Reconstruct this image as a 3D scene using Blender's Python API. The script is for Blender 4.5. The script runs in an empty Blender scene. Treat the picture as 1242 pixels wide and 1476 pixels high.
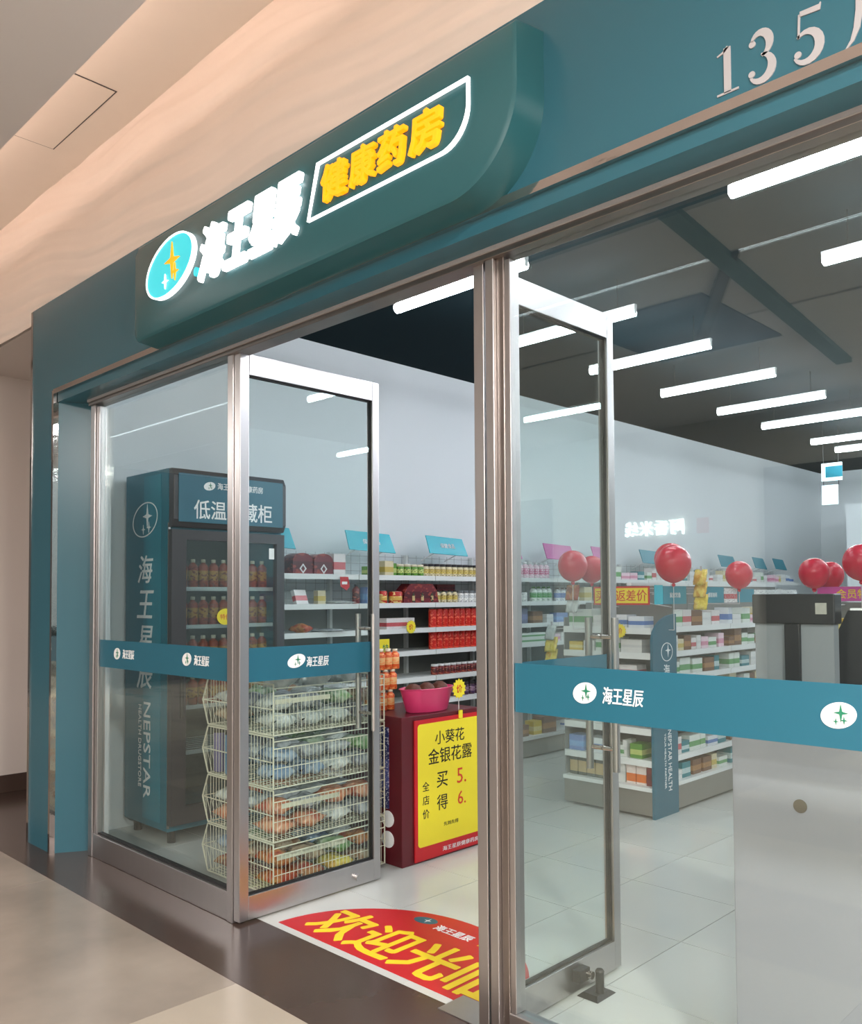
import bpy, bmesh, math, random
from mathutils import Vector, Matrix, Euler
random.seed(7)
SC = bpy.context.scene
COL = SC.collection
R = math.radians

# ------------------------------------------------------------------ camera
cam_d = bpy.data.cameras.new('camera')
cam = bpy.data.objects.new('camera', cam_d); COL.objects.link(cam)
YAW, PITCH, ROLL = 0.776062, 0.035082, -0.006160
fw = Vector((-math.sin(YAW) * math.cos(PITCH), math.cos(YAW) * math.cos(PITCH), math.sin(PITCH)))
rt = fw.cross(Vector((0, 0, 1))).normalized(); up = rt.cross(fw)
r2 = math.cos(ROLL) * rt + math.sin(ROLL) * up
u2 = -math.sin(ROLL) * rt + math.cos(ROLL) * up
mw = Matrix((r2, u2, -fw)).transposed().to_4x4(); mw.translation = (0, 0, 1.45)
cam.matrix_world = mw
cam_d.sensor_fit = 'HORIZONTAL'; cam_d.sensor_width = 36.0
cam_d.lens = 36.0 * 1235.6 / 1242.0
cam_d.shift_y = (816.93 - 738.0) / 1242.0
cam_d.clip_start = 0.05
SC.camera = cam

# ------------------------------------------------------------------ world, exposure
w = bpy.data.worlds.new('World'); SC.world = w; w.use_nodes = True
w.node_tree.nodes['Background'].inputs[0].default_value = (0.9, 0.86, 0.82, 1)
w.node_tree.nodes['Background'].inputs[1].default_value = 0.10
SC.view_settings.view_transform = 'Standard'
SC.view_settings.look = 'None'
SC.view_settings.exposure = 0.0
SC.view_settings.gamma = 1.0
SC.view_settings.use_curve_mapping = False
SC.cycles.max_bounces = 8; SC.cycles.diffuse_bounces = 3; SC.cycles.glossy_bounces = 4
TUBE_POWER = 48.0        # shop tubes, emission strength
COVE_POWER = 18.0        # warm cove strip
LAMP_WATTS = 330.0       # each ceiling lamp of the mall walkway
# lamps of the walkway ceiling, beyond and behind the camera
for i, (x, y) in enumerate([(1.6, 0.2), (1.6, -2.6), (4.6, 0.2), (4.6, -2.6), (-10.5, -3.4), (-1.2, -4.8)]):  # last one is an added, unseen lamp that brightens the opposite side
    ld = bpy.data.lights.new('walkway_lamp', 'AREA'); ld.energy = LAMP_WATTS
    ld.shape = 'DISK'; ld.size = 0.5; ld.color = (1.0, 0.955, 0.915)
    lo = bpy.data.objects.new('walkway_lamp_light', ld); COL.objects.link(lo); lo.location = (x, y, 3.665)

# ------------------------------------------------------------------ materials
def lin(c):
    c = c / 255.0
    return c / 12.92 if c <= 0.04045 else ((c + 0.055) / 1.055) ** 2.4
def rgb(t): return (lin(t[0]), lin(t[1]), lin(t[2]), 1.0)
MATS = {}
def mat(name, c, rough=0.5, metal=0.0, var=0.06, vscale=6.0, bump=0.0, bscale=40.0, stretch=None, emit=0.0, ecol=None, spec=0.5, coat=0.0, alpha=1.0):
    m = bpy.data.materials.new(name); m.use_nodes = True
    nt = m.node_tree; b = nt.nodes['Principled BSDF']; L = nt.links
    b.inputs['Roughness'].default_value = rough; b.inputs['Metallic'].default_value = metal
    b.inputs['Specular IOR Level'].default_value = spec; b.inputs['Coat Weight'].default_value = coat
    b.inputs['Alpha'].default_value = alpha
    tc = nt.nodes.new('ShaderNodeTexCoord'); mp = nt.nodes.new('ShaderNodeMapping')
    L.new(tc.outputs['Object'], mp.inputs[0])
    if stretch: mp.inputs['Scale'].default_value = stretch
    n = nt.nodes.new('ShaderNodeTexNoise'); n.inputs['Scale'].default_value = vscale; n.inputs['Detail'].default_value = 4
    L.new(mp.outputs[0], n.inputs['Vector'])
    mx = nt.nodes.new('ShaderNodeMix'); mx.data_type = 'RGBA'
    a = rgb(c); k0 = 1 - var; k1 = 1 + var
    mx.inputs[6].default_value = (a[0] * k0, a[1] * k0, a[2] * k0, 1)
    mx.inputs[7].default_value = (min(1, a[0] * k1), min(1, a[1] * k1), min(1, a[2] * k1), 1)
    L.new(n.outputs[0], mx.inputs[0]); L.new(mx.outputs[2], b.inputs['Base Color'])
    if bump:
        n2 = nt.nodes.new('ShaderNodeTexNoise'); n2.inputs['Scale'].default_value = bscale; n2.inputs['Detail'].default_value = 3
        L.new(mp.outputs[0], n2.inputs['Vector'])
        bp = nt.nodes.new('ShaderNodeBump'); bp.inputs['Strength'].default_value = bump; bp.inputs['Distance'].default_value = 0.01
        L.new(n2.outputs[0], bp.inputs['Height']); L.new(bp.outputs[0], b.inputs['Normal'])
    if emit:
        b.inputs['Emission Color'].default_value = rgb(ecol or c); b.inputs['Emission Strength'].default_value = emit
    MATS[name] = m; return m
def printed(name, base, ink, ink2, rough=0.4, nscale=70.0, b0=0.25, b1=0.6):
    """packaging: base colour, one printed band, specks of lettering"""
    m = bpy.data.materials.new(name); m.use_nodes = True
    nt = m.node_tree; b = nt.nodes['Principled BSDF']; L = nt.links
    b.inputs['Roughness'].default_value = rough
    tc = nt.nodes.new('ShaderNodeTexCoord'); sp = nt.nodes.new('ShaderNodeSeparateXYZ')
    L.new(tc.outputs['Generated'], sp.inputs[0])
    cr = nt.nodes.new('ShaderNodeValToRGB'); cr.color_ramp.interpolation = 'CONSTANT'
    e = cr.color_ramp.elements; e[0].position = 0; e[0].color = rgb(base); e[1].position = b0; e[1].color = rgb(ink)
    q = e.new(b1); q.color = rgb(base)
    L.new(sp.outputs[2], cr.inputs[0])
    mp = nt.nodes.new('ShaderNodeMapping'); mp.inputs['Scale'].default_value = (1, 1, 1.6)
    L.new(tc.outputs['Object'], mp.inputs[0])
    n = nt.nodes.new('ShaderNodeTexNoise'); n.inputs['Scale'].default_value = nscale; n.inputs['Detail'].default_value = 1
    L.new(mp.outputs[0], n.inputs['Vector'])
    th = nt.nodes.new('ShaderNodeMath'); th.operation = 'GREATER_THAN'; th.inputs[1].default_value = 0.58
    L.new(n.outputs[0], th.inputs[0])
    mx = nt.nodes.new('ShaderNodeMix'); mx.data_type = 'RGBA'
    L.new(th.outputs[0], mx.inputs[0]); L.new(cr.outputs[0], mx.inputs[6]); mx.inputs[7].default_value = rgb(ink2)
    L.new(mx.outputs[2], b.inputs['Base Color'])
    MATS[name] = m; return m
def glass(name, tint=(0.93, 0.97, 0.96), ior=1.5):
    m = bpy.data.materials.new(name); m.use_nodes = True
    nt = m.node_tree; nt.nodes.clear(); L = nt.links
    out = nt.nodes.new('ShaderNodeOutputMaterial'); mx = nt.nodes.new('ShaderNodeMixShader')
    tr = nt.nodes.new('ShaderNodeBsdfTransparent'); tr.inputs[0].default_value = (*tint, 1)
    gl = nt.nodes.new('ShaderNodeBsdfGlossy'); gl.inputs['Roughness'].default_value = 0.0; gl.inputs['Color'].default_value = (0.88, 1.0, 0.99, 1)
    n = nt.nodes.new('ShaderNodeTexNoise'); n.inputs['Scale'].default_value = 1.5
    bp = nt.nodes.new('ShaderNodeBump'); bp.inputs['Strength'].default_value = 0.01; bp.inputs['Distance'].default_value = 0.01
    L.new(n.outputs[0], bp.inputs['Height']); L.new(bp.outputs[0], gl.inputs['Normal'])
    fr = nt.nodes.new('ShaderNodeFresnel'); ge = nt.nodes.new('ShaderNodeNewGeometry')
    ma = nt.nodes.new('ShaderNodeMath'); ma.operation = 'MULTIPLY_ADD'      # outer and inner surface reflect alike
    L.new(ge.outputs['Backfacing'], ma.inputs[0]); ma.inputs[1].default_value = 1 / ior - ior; ma.inputs[2].default_value = ior
    L.new(ma.outputs[0], fr.inputs[0])
    L.new(fr.outputs[0], mx.inputs[0]); L.new(tr.outputs[0], mx.inputs[1]); L.new(gl.outputs[0], mx.inputs[2])
    L.new(mx.outputs[0], out.inputs[0]); MATS[name] = m; return m
def lamp_mat(name, c, s):
    return mat(name, c, 0.4, emit=s, ecol=c)

mat('teal_fascia', (48, 96, 110), 0.26, var=0.04, vscale=1.5)
mat('teal_sign', (40, 90, 96), 0.35, var=0.04)
mat('teal_film', (27, 94, 114), 0.4, var=0.03)
mat('teal_card', (20, 130, 150), 0.4, var=0.08)
mat('cyan_card', (30, 178, 196), 0.35, var=0.1)
mat('teal_dark', (30, 122, 142), 0.4, var=0.05)
mat('pink_card', (205, 80, 160), 0.4, var=0.1)
mat('steel', (188, 184, 183), 0.32, 1.0, var=0.035, vscale=30, stretch=(1, 1, 0.04))
mat('steel_dark', (150, 141, 136), 0.3, 1.0, var=0.12, vscale=12)
mat('mirror_steel', (215, 205, 200), 0.06, 1.0, var=0.05, bump=0.06, bscale=14)
mat('rubber', (18, 18, 20), 0.6)
mat('black_plastic', (22, 22, 26), 0.35)
mat('dark_grey', (50, 48, 52), 0.4)
mat('silver_plastic', (118, 122, 126), 0.4, var=0.08, vscale=3)
mat('white_wall', (226, 231, 233), 0.55, var=0.03, vscale=1.2)
mat('cream_wall', (204, 194, 188), 0.5, var=0.05, vscale=1.2)
mat('wave_plaster', (230, 218, 208), 0.65, var=0.05, vscale=2)
mat('cove_plaster', (226, 218, 208), 0.6, var=0.03)
mat('grey_ceiling', (216, 210, 208), 0.6, var=0.04, vscale=2)
mat('dark_ceiling', (12, 30, 35), 0.9, spec=0.1, var=0.15, vscale=2)
mat('dark_stone', (72, 58, 52), 0.22, var=0.12, vscale=5)
mat('shop_tile', (200, 201, 196), 0.14, var=0.03, vscale=2.5)
mat('hole_brown', (84, 74, 60), 0.7)
mat('grout', (96, 96, 92), 0.8)
mat('beige_tile', (150, 138, 126), 0.22, var=0.34, vscale=2.6)
mat('beige_tile_light', (168, 156, 141), 0.2, var=0.08, vscale=3.0)
mat('white_metal', (222, 224, 222), 0.35, var=0.03)
mat('shelf_back', (120, 122, 118), 0.5, var=0.08)
mat('shelf_base', (150, 146, 138), 0.35, 0.6, var=0.06)
mat('wire_cream', (216, 212, 190), 0.4, var=0.05)
mat('wire_dark', (70, 72, 72), 0.4, 0.5)
mat('wire_grey', (150, 154, 154), 0.4)
mat('counter_white', (146, 147, 156), 0.25, var=0.03, vscale=1)
mat('maroon_card', (92, 22, 32), 0.4, var=0.12)
mat('red_card', (196, 28, 38), 0.4, var=0.08)
mat('yellow_card', (236, 216, 46), 0.5, var=0.05)
mat('yellow_ink', (240, 208, 40), 0.45, var=0.05)
mat('ink_black', (22, 20, 20), 0.6)
mat('ink_red', (206, 60, 36), 0.6)
mat('ink_white', (236, 236, 236), 0.45)
mat('ink_green', (30, 120, 90), 0.45)
mat('pink_plastic', (214, 60, 110), 0.3, var=0.06)
mat('brown_nut', (92, 46, 30), 0.5, var=0.4, vscale=30, bump=0.4)
mat('red_balloon', (196, 24, 56), 0.25, var=0.05)
mat('stick_white', (190, 186, 186), 0.4)
mat('digit_silver', (168, 166, 168), 0.35, var=0.03)
mat('fridge_teal', (16, 104, 124), 0.3, var=0.05, vscale=2)
mat('fridge_grey', (58, 54, 58), 0.35, var=0.06)
mat('fridge_inner', (150, 150, 142), 0.4)
mat('cap_cream', (232, 220, 196), 0.4)
mat('rolls_purple', (112, 104, 150), 0.5, var=0.15, vscale=20)
mat('rolls_blue', (84, 132, 170), 0.5, var=0.15, vscale=20)
mat('sticker_grey', (150, 148, 140), 0.5, var=0.2, vscale=60)
mat('opposite_wall', (206, 200, 194), 0.4, var=0.1, vscale=1)
mat('opposite_dark', (104, 104, 102), 0.25, var=0.2)
mat('beam_teal', (104, 132, 132), 0.5)
mat('beam_dark', (58, 62, 66), 0.4)
lamp_mat('line_glow', (240, 246, 250), 6.0)
lamp_mat('tube_glow', (240, 246, 255), TUBE_POWER)
lamp_mat('cove_glow', (255, 224, 206), COVE_POWER)
lamp_mat('letter_glow', (255, 255, 255), 1.5)
lamp_mat('orange_glow', (250, 170, 20), 0.75)
lamp_mat('cyan_glow', (58, 196, 208), 0.7)
lamp_mat('fridge_glow', (230, 236, 230), 1.6)
lamp_mat('sign_glow', (236, 240, 240), 6.0)
lamp_mat('panel_glow', (220, 236, 244), 1.2)
lamp_mat('downlight_glow', (255, 240, 222), 3.0)
glass('glass', (0.95, 0.98, 0.97), ior=1.78); glass('door_glass', ior=1.42); glass('fridge_glass', (0.8, 0.84, 0.84))
PK = []
def pk(name, *a, **k): printed(name, *a, **k); PK.append(name)
pk('pack_white_blue', (224, 228, 230), (60, 110, 180), (150, 160, 176))
pk('pack_white_green', (226, 230, 224), (70, 150, 70), (160, 176, 160))
pk('pack_white_red', (230, 226, 224), (196, 60, 70), (170, 160, 160))
pk('pack_white', (230, 230, 226), (214, 216, 214), (150, 152, 156), b0=0.4)
pk('pack_cream', (222, 212, 176), (206, 182, 90), (130, 110, 80))
pk('pack_yellow', (226, 196, 60), (240, 226, 150), (150, 100, 40))
pk('pack_blue', (36, 100, 178), (70, 140, 206), (220, 226, 230))
pk('pack_navy', (40, 48, 100), (80, 90, 150), (190, 190, 200))
pk('pack_brown', (120, 80, 50), (168, 120, 70), (60, 40, 30))
pk('pack_green', (96, 150, 50), (196, 206, 120), (40, 90, 40))
pk('pack_pink', (226, 190, 204), (204, 100, 140), (240, 236, 236))
pk('pack_teal', (40, 130, 140), (200, 220, 220), (20, 90, 100))
printed('can_red', (206, 34, 24), (188, 24, 20), (238, 110, 80), nscale=45, b0=0.5, b1=0.52)
printed('tin_red_gold', (190, 40, 30), (222, 180, 90), (240, 214, 140), nscale=30)
printed('pack_maroon', (110, 24, 36), (80, 18, 30), (150, 60, 50), nscale=25)
printed('jar_dark_red', (110, 30, 34), (70, 22, 26), (170, 90, 70), nscale=40)
printed('jar_purple', (70, 40, 80), (150, 120, 140), (90, 60, 60), nscale=40)
printed('pack_orange_fruit', (236, 232, 226), (226, 120, 40), (190, 70, 30), nscale=40, b0=0.1, b1=0.5)
printed('pack_gold_dark', (60, 66, 46), (196, 170, 120), (40, 46, 34), nscale=30, b0=0.15, b1=0.7)
printed('bottle_orange', (222, 92, 40), (236, 180, 120), (240, 150, 90), nscale=40)
printed('bottle_tea', (176, 70, 40), (200, 140, 60), (130, 50, 36), nscale=40)
def bagmat(name, a, b, c):
    m = bpy.data.materials.new(name); m.use_nodes = True; nt = m.node_tree; L = nt.links
    bs = nt.nodes['Principled BSDF']; bs.inputs['Roughness'].default_value = 0.22
    tc = nt.nodes.new('ShaderNodeTexCoord'); n = nt.nodes.new('ShaderNodeTexNoise'); n.inputs['Scale'].default_value = 9; n.inputs['Detail'].default_value = 2
    oi = nt.nodes.new('ShaderNodeObjectInfo'); va = nt.nodes.new('ShaderNodeVectorMath'); va.operation = 'ADD'
    L.new(tc.outputs['Object'], va.inputs[0]); L.new(oi.outputs['Random'], va.inputs[1]); L.new(va.outputs[0], n.inputs['Vector'])
    cr = nt.nodes.new('ShaderNodeValToRGB'); cr.color_ramp.interpolation = 'B_SPLINE'
    e = cr.color_ramp.elements; e[0].position = 0.38; e[0].color = rgb(a); e[1].position = 0.62; e[1].color = rgb(c); q = e.new(0.5); q.color = rgb(b)
    L.new(n.outputs[0], cr.inputs[0]); L.new(cr.outputs[0], bs.inputs['Base Color'])
    n2 = nt.nodes.new('ShaderNodeTexNoise'); n2.inputs['Scale'].default_value = 26; L.new(tc.outputs['Object'], n2.inputs['Vector'])
    bp = nt.nodes.new('ShaderNodeBump'); bp.inputs['Strength'].default_value = 0.9; bp.inputs['Distance'].default_value = 0.012
    L.new(n2.outputs[0], bp.inputs['Height']); L.new(bp.outputs[0], bs.inputs['Normal'])
    MATS[name] = m
bagmat('bag_white', (206, 210, 206), (178, 184, 182), (226, 228, 224))
bagmat('bag_blue', (120, 146, 176), (176, 188, 198), (60, 84, 120))
bagmat('bag_green', (90, 140, 60), (196, 204, 184), (60, 100, 50))
bagmat('bag_orange', (200, 110, 70), (222, 176, 140), (176, 70, 50))
bagmat('bag_red', (160, 50, 40), (206, 150, 90), (110, 40, 34))
bagmat('bag_grey', (150, 154, 158), (196, 200, 200), (110, 112, 124))
bagmat('bag_brown', (140, 90, 60), (196, 180, 150), (100, 70, 50))
bagmat('bag_yellow', (222, 196, 60), (240, 224, 120), (206, 150, 40))

# ------------------------------------------------------------------ mesh helpers
ORG = {}
class MB:
    def __init__(s): s.v = []; s.f = []; s.m = []; s.mi = 0
    def add(s, vs, fs):
        o = len(s.v); s.v += [tuple(p) for p in vs]
        for f in fs: s.f.append(tuple(i + o for i in f)); s.m.append(s.mi)
        return s
    def box(s, x0, x1, y0, y1, z0, z1):
        x0, x1 = min(x0, x1), max(x0, x1); y0, y1 = min(y0, y1), max(y0, y1); z0, z1 = min(z0, z1), max(z0, z1)
        return s.add([(x0, y0, z0), (x1, y0, z0), (x1, y1, z0), (x0, y1, z0), (x0, y0, z1), (x1, y0, z1), (x1, y1, z1), (x0, y1, z1)],
                     [(0, 3, 2, 1), (4, 5, 6, 7), (0, 1, 5, 4), (1, 2, 6, 5), (2, 3, 7, 6), (3, 0, 4, 7)])
    def tube(s, p0, p1, r, n=8, r1=None):
        p0 = Vector(p0); p1 = Vector(p1); d = (p1 - p0).normalized(); r1 = r if r1 is None else r1
        a = d.orthogonal().normalized(); b = d.cross(a); vs = []
        for p, q in ((p0, r), (p1, r1)):
            for k in range(n):
                t = 2 * math.pi * (k + 0.5) / n; vs.append(p + a * math.cos(t) * q + b * math.sin(t) * q)
        return s.add(vs, [(k, (k + 1) % n, n + (k + 1) % n, n + k) for k in range(n)] + [tuple(range(n - 1, -1, -1)), tuple(range(n, 2 * n))])
    def prism(s, pts, plane, a, b):
        """pts in the plane ('xz','yz','xy'), extruded between a and b along the third axis"""
        n = len(pts); vs = []
        for h in (a, b):
            for p, q in pts:
                vs.append({'xz': (p, h, q), 'yz': (h, p, q), 'xy': (p, q, h)}[plane])
        return s.add(vs, [tuple(range(n)), tuple(range(2 * n - 1, n - 1, -1))] + [(k, n + k, n + (k + 1) % n, (k + 1) % n) for k in range(n)])
    def lathe(s, c, prof, n=14, sx=1.0, sy=1.0):
        vs = []; m = len(prof)
        for r, z in prof:
            for k in range(n):
                t = 2 * math.pi * k / n; vs.append((c[0] + r * sx * math.cos(t), c[1] + r * sy * math.sin(t), c[2] + z))
        fs = [(i * n + k, i * n + (k + 1) % n, (i + 1) * n + (k + 1) % n, (i + 1) * n + k) for i in range(m - 1) for k in range(n)]
        fs += [tuple(range(n - 1, -1, -1)), tuple((m - 1) * n + k for k in range(n))]
        return s.add(vs, fs)
    def mesh(s, name, mats, org=(0, 0, 0), smooth=False):
        me = bpy.data.meshes.new(name)
        me.from_pydata([(a - org[0], b - org[1], c - org[2]) for a, b, c in s.v], [], s.f)
        for m in (mats if isinstance(mats, (list, tuple)) else [mats]): me.materials.append(MATS[m])
        me.polygons.foreach_set('material_index', s.m)
        bm = bmesh.new(); bm.from_mesh(me); bmesh.ops.recalc_face_normals(bm, faces=bm.faces); bm.to_mesh(me); bm.free()
        if smooth: me.polygons.foreach_set('use_smooth', [True] * len(me.polygons))
        me.update(); return me
    def build(s, name, mats, parent=None, org=None, smooth=False, bevel=0.0):
        if org is None: org = ORG[parent.name] if parent else (0, 0, 0)
        o = bpy.data.objects.new(name, s.mesh(name, mats, org, smooth)); COL.objects.link(o)
        if parent: o.parent = parent
        else: o.location = org
        ORG[o.name] = org
        if bevel:
            b = o.modifiers.new('bevel', 'BEVEL'); b.width = bevel; b.segments = 2; b.limit_method = 'ANGLE'
        if smooth: shade_angle(o)
        return o
def shade_angle(o):
    me = o.data; bm = bmesh.new(); bm.from_mesh(me)
    for e in bm.edges:
        if len(e.link_faces) == 2 and e.calc_face_angle(0) > R(40): e.smooth = False
    bm.to_mesh(me); bm.free()
def tag(o, label, cat=None, group=None, kind=None):
    if label: o['label'] = label
    if cat: o['category'] = cat
    if group: o['group'] = group
    if kind: o['kind'] = kind
    return o
def thing(name, loc, label, cat=None, group=None, kind=None):
    o = bpy.data.objects.new(name, None); COL.objects.link(o); o.location = loc; o.empty_display_size = 0.1
    ORG[o.name] = tuple(loc); return tag(o, label, cat, group, kind)
def part(name, parent, m, bevel=0.0, label=None, smooth=False, **k):
    """a box part: k holds x, y, z ranges"""
    o = MB().box(*k['x'], *k['y'], *k['z']).build(name, m, parent, bevel=bevel, smooth=smooth)
    if label: o['label'] = label
    return o
def put(name, me, loc, label, cat, group=None, rz=0.0, sc=(1, 1, 1), rx=0.0, ry=0.0):
    o = bpy.data.objects.new(name, me); COL.objects.link(o); o.location = loc
    o.rotation_euler = (rx, ry, rz); o.scale = sc; ORG[o.name] = tuple(loc)
    return tag(o, label, cat, group)
TXT = {}
def text_mesh(s, m, bold=0.0, ext=0.002, shear=0.0, size=1.0, wide=1.0, mirror=False, spacing=1.0):
    """text as a mesh with its bounding box centred on 0 and a height of `size`"""
    key = (s, m, bold, ext, shear, size, wide, spacing)
    if key in TXT: return TXT[key]
    c = bpy.data.curves.new('txt', 'FONT'); c.body = s; c.size = 1; c.resolution_u = 2; c.extrude = 1.0; c.shear = shear; c.space_character = spacing
    o = bpy.data.objects.new('txt', c); COL.objects.link(o); bpy.context.view_layer.update()
    me = bpy.data.meshes.new_from_object(o.evaluated_get(bpy.context.evaluated_depsgraph_get()))
    bpy.data.objects.remove(o); bpy.data.curves.remove(c)
    xs = [v.co.x for v in me.vertices]; ys = [v.co.y for v in me.vertices]
    if bold > 0:        # heavier strokes: shifted copies of the outline
        n8 = 8 if bold > 0.015 else 4; vs = [v.co.copy() for v in me.vertices]; ps = [tuple(p.vertices) for p in me.polygons]
        V, F = list(vs), list(ps)
        for q in range(n8):
            a = 2 * math.pi * (q + 0.5) / n8; o_ = len(V); dz = 0.012 * (q + 1)
            V += [Vector((v.x + bold * math.cos(a), v.y + bold * math.sin(a), v.z * (1 - dz))) for v in vs]
            F += [tuple(i + o_ for i in f) for f in ps]
        me = bpy.data.meshes.new('lettering'); me.from_pydata(V, [], F)
        xs = [v.x for v in V]; ys = [v.y for v in V]
    k = size / (max(ys) - min(ys)); cx = (max(xs) + min(xs)) / 2; cy = (max(ys) + min(ys)) / 2
    for v in me.vertices: v.co = ((v.co.x - cx) * k * wide, (v.co.y - cy) * k, v.co.z * ext)
    me.materials.clear(); me.materials.append(MATS[m]); me.name = 'lettering'; TXT[key] = me
    return me
FACE = {'-y': (R(90), 0, 0), '+x': (R(90), 0, R(90)), '+y': (R(90), 0, R(180)), '+z': (0, 0, 0)}
def text(name, parent, me, loc, face='-y', width=None, roll=0.0, label=None):
    o = bpy.data.objects.new(name, me); COL.objects.link(o); org = ORG[parent.name]
    o.parent = parent; o.location = (loc[0] - org[0], loc[1] - org[1], loc[2] - org[2])
    o.rotation_euler = FACE[face]
    if roll: o.rotation_euler = (Euler(FACE[face]).to_matrix() @ Matrix.Rotation(roll, 3, 'Z')).to_euler()
    if width:
        xs = [v.co.x for v in me.vertices]; o.scale = (width / (max(xs) - min(xs)), 1, 1)
    ORG[o.name] = org
    if label: o['label'] = label
    return o
def ellipse(cx, cy, rx, ry, n=40, tilt=0.0):
    out = []
    for k in range(n):
        t = 2 * math.pi * k / n; a, b = rx * math.cos(t), ry * math.sin(t)
        out.append((cx + a * math.cos(tilt) - b * math.sin(tilt), cy + a * math.sin(tilt) + b * math.cos(tilt)))
    return out
def star4(cx, cy, r, q=0.22, sx=0.8):
    return [(cx + (r if k % 2 == 0 else r * q) * math.cos(math.pi * k / 4) * (sx if k % 2 == 0 else 1), cy + (r if k % 2 == 0 else r * q) * math.sin(math.pi * k / 4)) for k in range(8)]
def ring(mb, outer, inner, plane, a, b):
    n = len(outer); vs = []
    for h in (a, b):
        for pts in (outer, inner):
            for p, q in pts: vs.append({'xz': (p, h, q), 'yz': (h, p, q), 'xy': (p, q, h)}[plane])
    fs = []
    for k in range(n):
        j = (k + 1) % n
        fs += [(k, j, n + j, n + k), (2 * n + k, 3 * n + k, 3 * n + j, 2 * n + j), (k, 2 * n + k, 2 * n + j, j), (n + k, n + j, 3 * n + j, 3 * n + k)]
    return mb.add(vs, fs)
def logo(parent, c, plane, w, h, out, m_disc, m_star, name='logo', tilt=0.25, edge=None):
    """tilted oval with three four-pointed stars; c = centre in the plane plus its depth, out = +1/-1 side it faces"""
    p, q, d = c; t = 0.0015
    e = MB().prism(ellipse(p, q, w / 2, h / 2, tilt=tilt), plane, d, d + out * t).build(name, m_disc, parent)
    for sx, sy, r in ((0.10, 0.10, 0.36), (0.22, -0.18, 0.18), (-0.10, -0.24, 0.15)):
        MB().prism(star4(p + sx * w * 0.7, q + sy * h, r * h), plane, d + out * t, d + out * 2 * t).build('star', m_star, e)
    if edge:
        ring(MB(), ellipse(p, q, w / 2 * 1.05, h / 2 * 1.05, tilt=tilt), ellipse(p, q, w / 2 * 0.95, h / 2 * 0.95, tilt=tilt), plane, d, d + out * 2 * t).build('outline', edge, e)
    return e

# ================================================================== STRUCTURE
# shop floor: bed + tiles
fl = thing('floor', (-2, 8, 0), None, kind='structure'); ORG['floor'] = (0, 0, 0); fl.location = (0, 0, 0)
part('floor_bed', fl, 'grout', x=(-5.25, 1.8), y=(2.248, 14.46), z=(-0.06, -0.003))
PX, PY = 0.565, 0.55
nx0, nx1, ny0, ny1 = -7, 7, -2, 21
tile_me = MB().box(0.002, PX - 0.002, 0.002, PY - 0.002, -0.01, 0.0).mesh('floor_tile', 'shop_tile')
cnt = 0
for i in range(nx0, nx1):
    for j in range(ny0, ny1):
        x = -1.812 + PX * i; y = 3.325 + PY * j
        if x + PX > 1.85 or x < -5.8: continue
        x0, x1 = max(x, -5.25), x + PX; y0, y1 = max(y, 2.248), min(y + PY, 14.46)
        if y1 - y0 < 0.03 or x1 - x0 < 0.03: continue
        if (x0, y0, y1) == (x, y, y + PY):
            o = bpy.data.objects.new('floor_tile', tile_me); COL.objects.link(o); o.location = (x, y, 0); o.parent = fl
        else:
            MB().box(x0 + 0.002, x1 - 0.002, y0 + 0.002, y1 - 0.002, -0.01, 0).build('floor_tile', 'shop_tile', fl)
# dark stone threshold of the shopfront
tr = MB().box(-14, 6, 1.822, 2.248, -0.06, 0.0).build('trim_1', 'dark_stone'); tag(tr, None, kind='structure')
tr = MB().box(-14, -5.36, 2.248, 6.0, -0.06, -0.001).build('trim_2', 'dark_stone'); tag(tr, None, kind='structure')
# walkway floor
fc = thing('floor_concourse', (0, 0, 0), None, kind='structure')
part('floor_bed', fc, 'grout', x=(-14, 6), y=(-6, 1.822), z=(-0.06, -0.003))
bx = [-2.828 + 1.74 * k for k in range(-6, 5)]
by = [1.8215 - 0.87 * k for k in range(0, 9)]
for i in range(len(bx) - 1):
    for j in range(len(by) - 1):
        MB().box(bx[i] + 0.001, bx[i + 1] - 0.001, by[j + 1] + 0.001, by[j] - 0.001, -0.01, 0).build('floor_tile', 'beige_tile_light' if (i * 3 + j * 2 + 1) % 4 == 3 else 'beige_tile', fc)

# shop shell
def struct(name, m, *b):
    mb = MB()
    for q in b: mb.box(*q)
    return tag(mb.build(name, m), None, kind='structure')
struct('wall_left', 'white_wall', (-5.35, -5.25, 2.2, 14.56, 0, 3.44))
struct('wall_back', 'white_wall', (-5.25, 1.9, 14.46, 14.56, 0, 3.44), (-4.2, -2.6, 12.5, 14.46, 0, 2.7))
struct('wall_right', 'white_wall', (1.8, 1.9, 2.2, 14.46, 0, 3.44))
struct('ceiling', 'dark_ceiling', (-5.35, 1.9, 2.2, 14.56, 3.432, 3.50))
struct('ceiling_concourse', 'grey_ceiling', (-14, 6, -6, -2.30, 3.69, 3.76), (-14, 6, -2.26, -1.03, 3.69, 3.76), (-14, 6, -1.0, 1.5, 3.69, 3.76), (-14, 6, -2.4, -0.9, 3.76, 3.80))
cc = bpy.data.objects['ceiling_concourse']; ORG['ceiling_concourse'] = (0, 0, 0)
part('light_line', cc, 'line_glow', x=(-12, 5), y=(-1.03, -1.0), z=(3.70, 3.72))
MB().prism([(-2.46, 0.2), (-2.34, 0.2), (-2.78, -4.2), (-2.92, -4.2)], 'xy', 3.645, 3.689).build('ceiling_beam', 'beam_teal', cc)
MB().prism([(-2.50, -0.98), (-2.40, -0.98), (-3.40, -2.55), (-3.52, -2.55)], 'xy', 3.655, 3.689).build('ceiling_beam', 'opposite_dark', cc)
part('dark_panel', cc, 'beam_dark', x=(-4.1, -2.95), y=(-3.0, -1.55), z=(3.675, 3.689))
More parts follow.
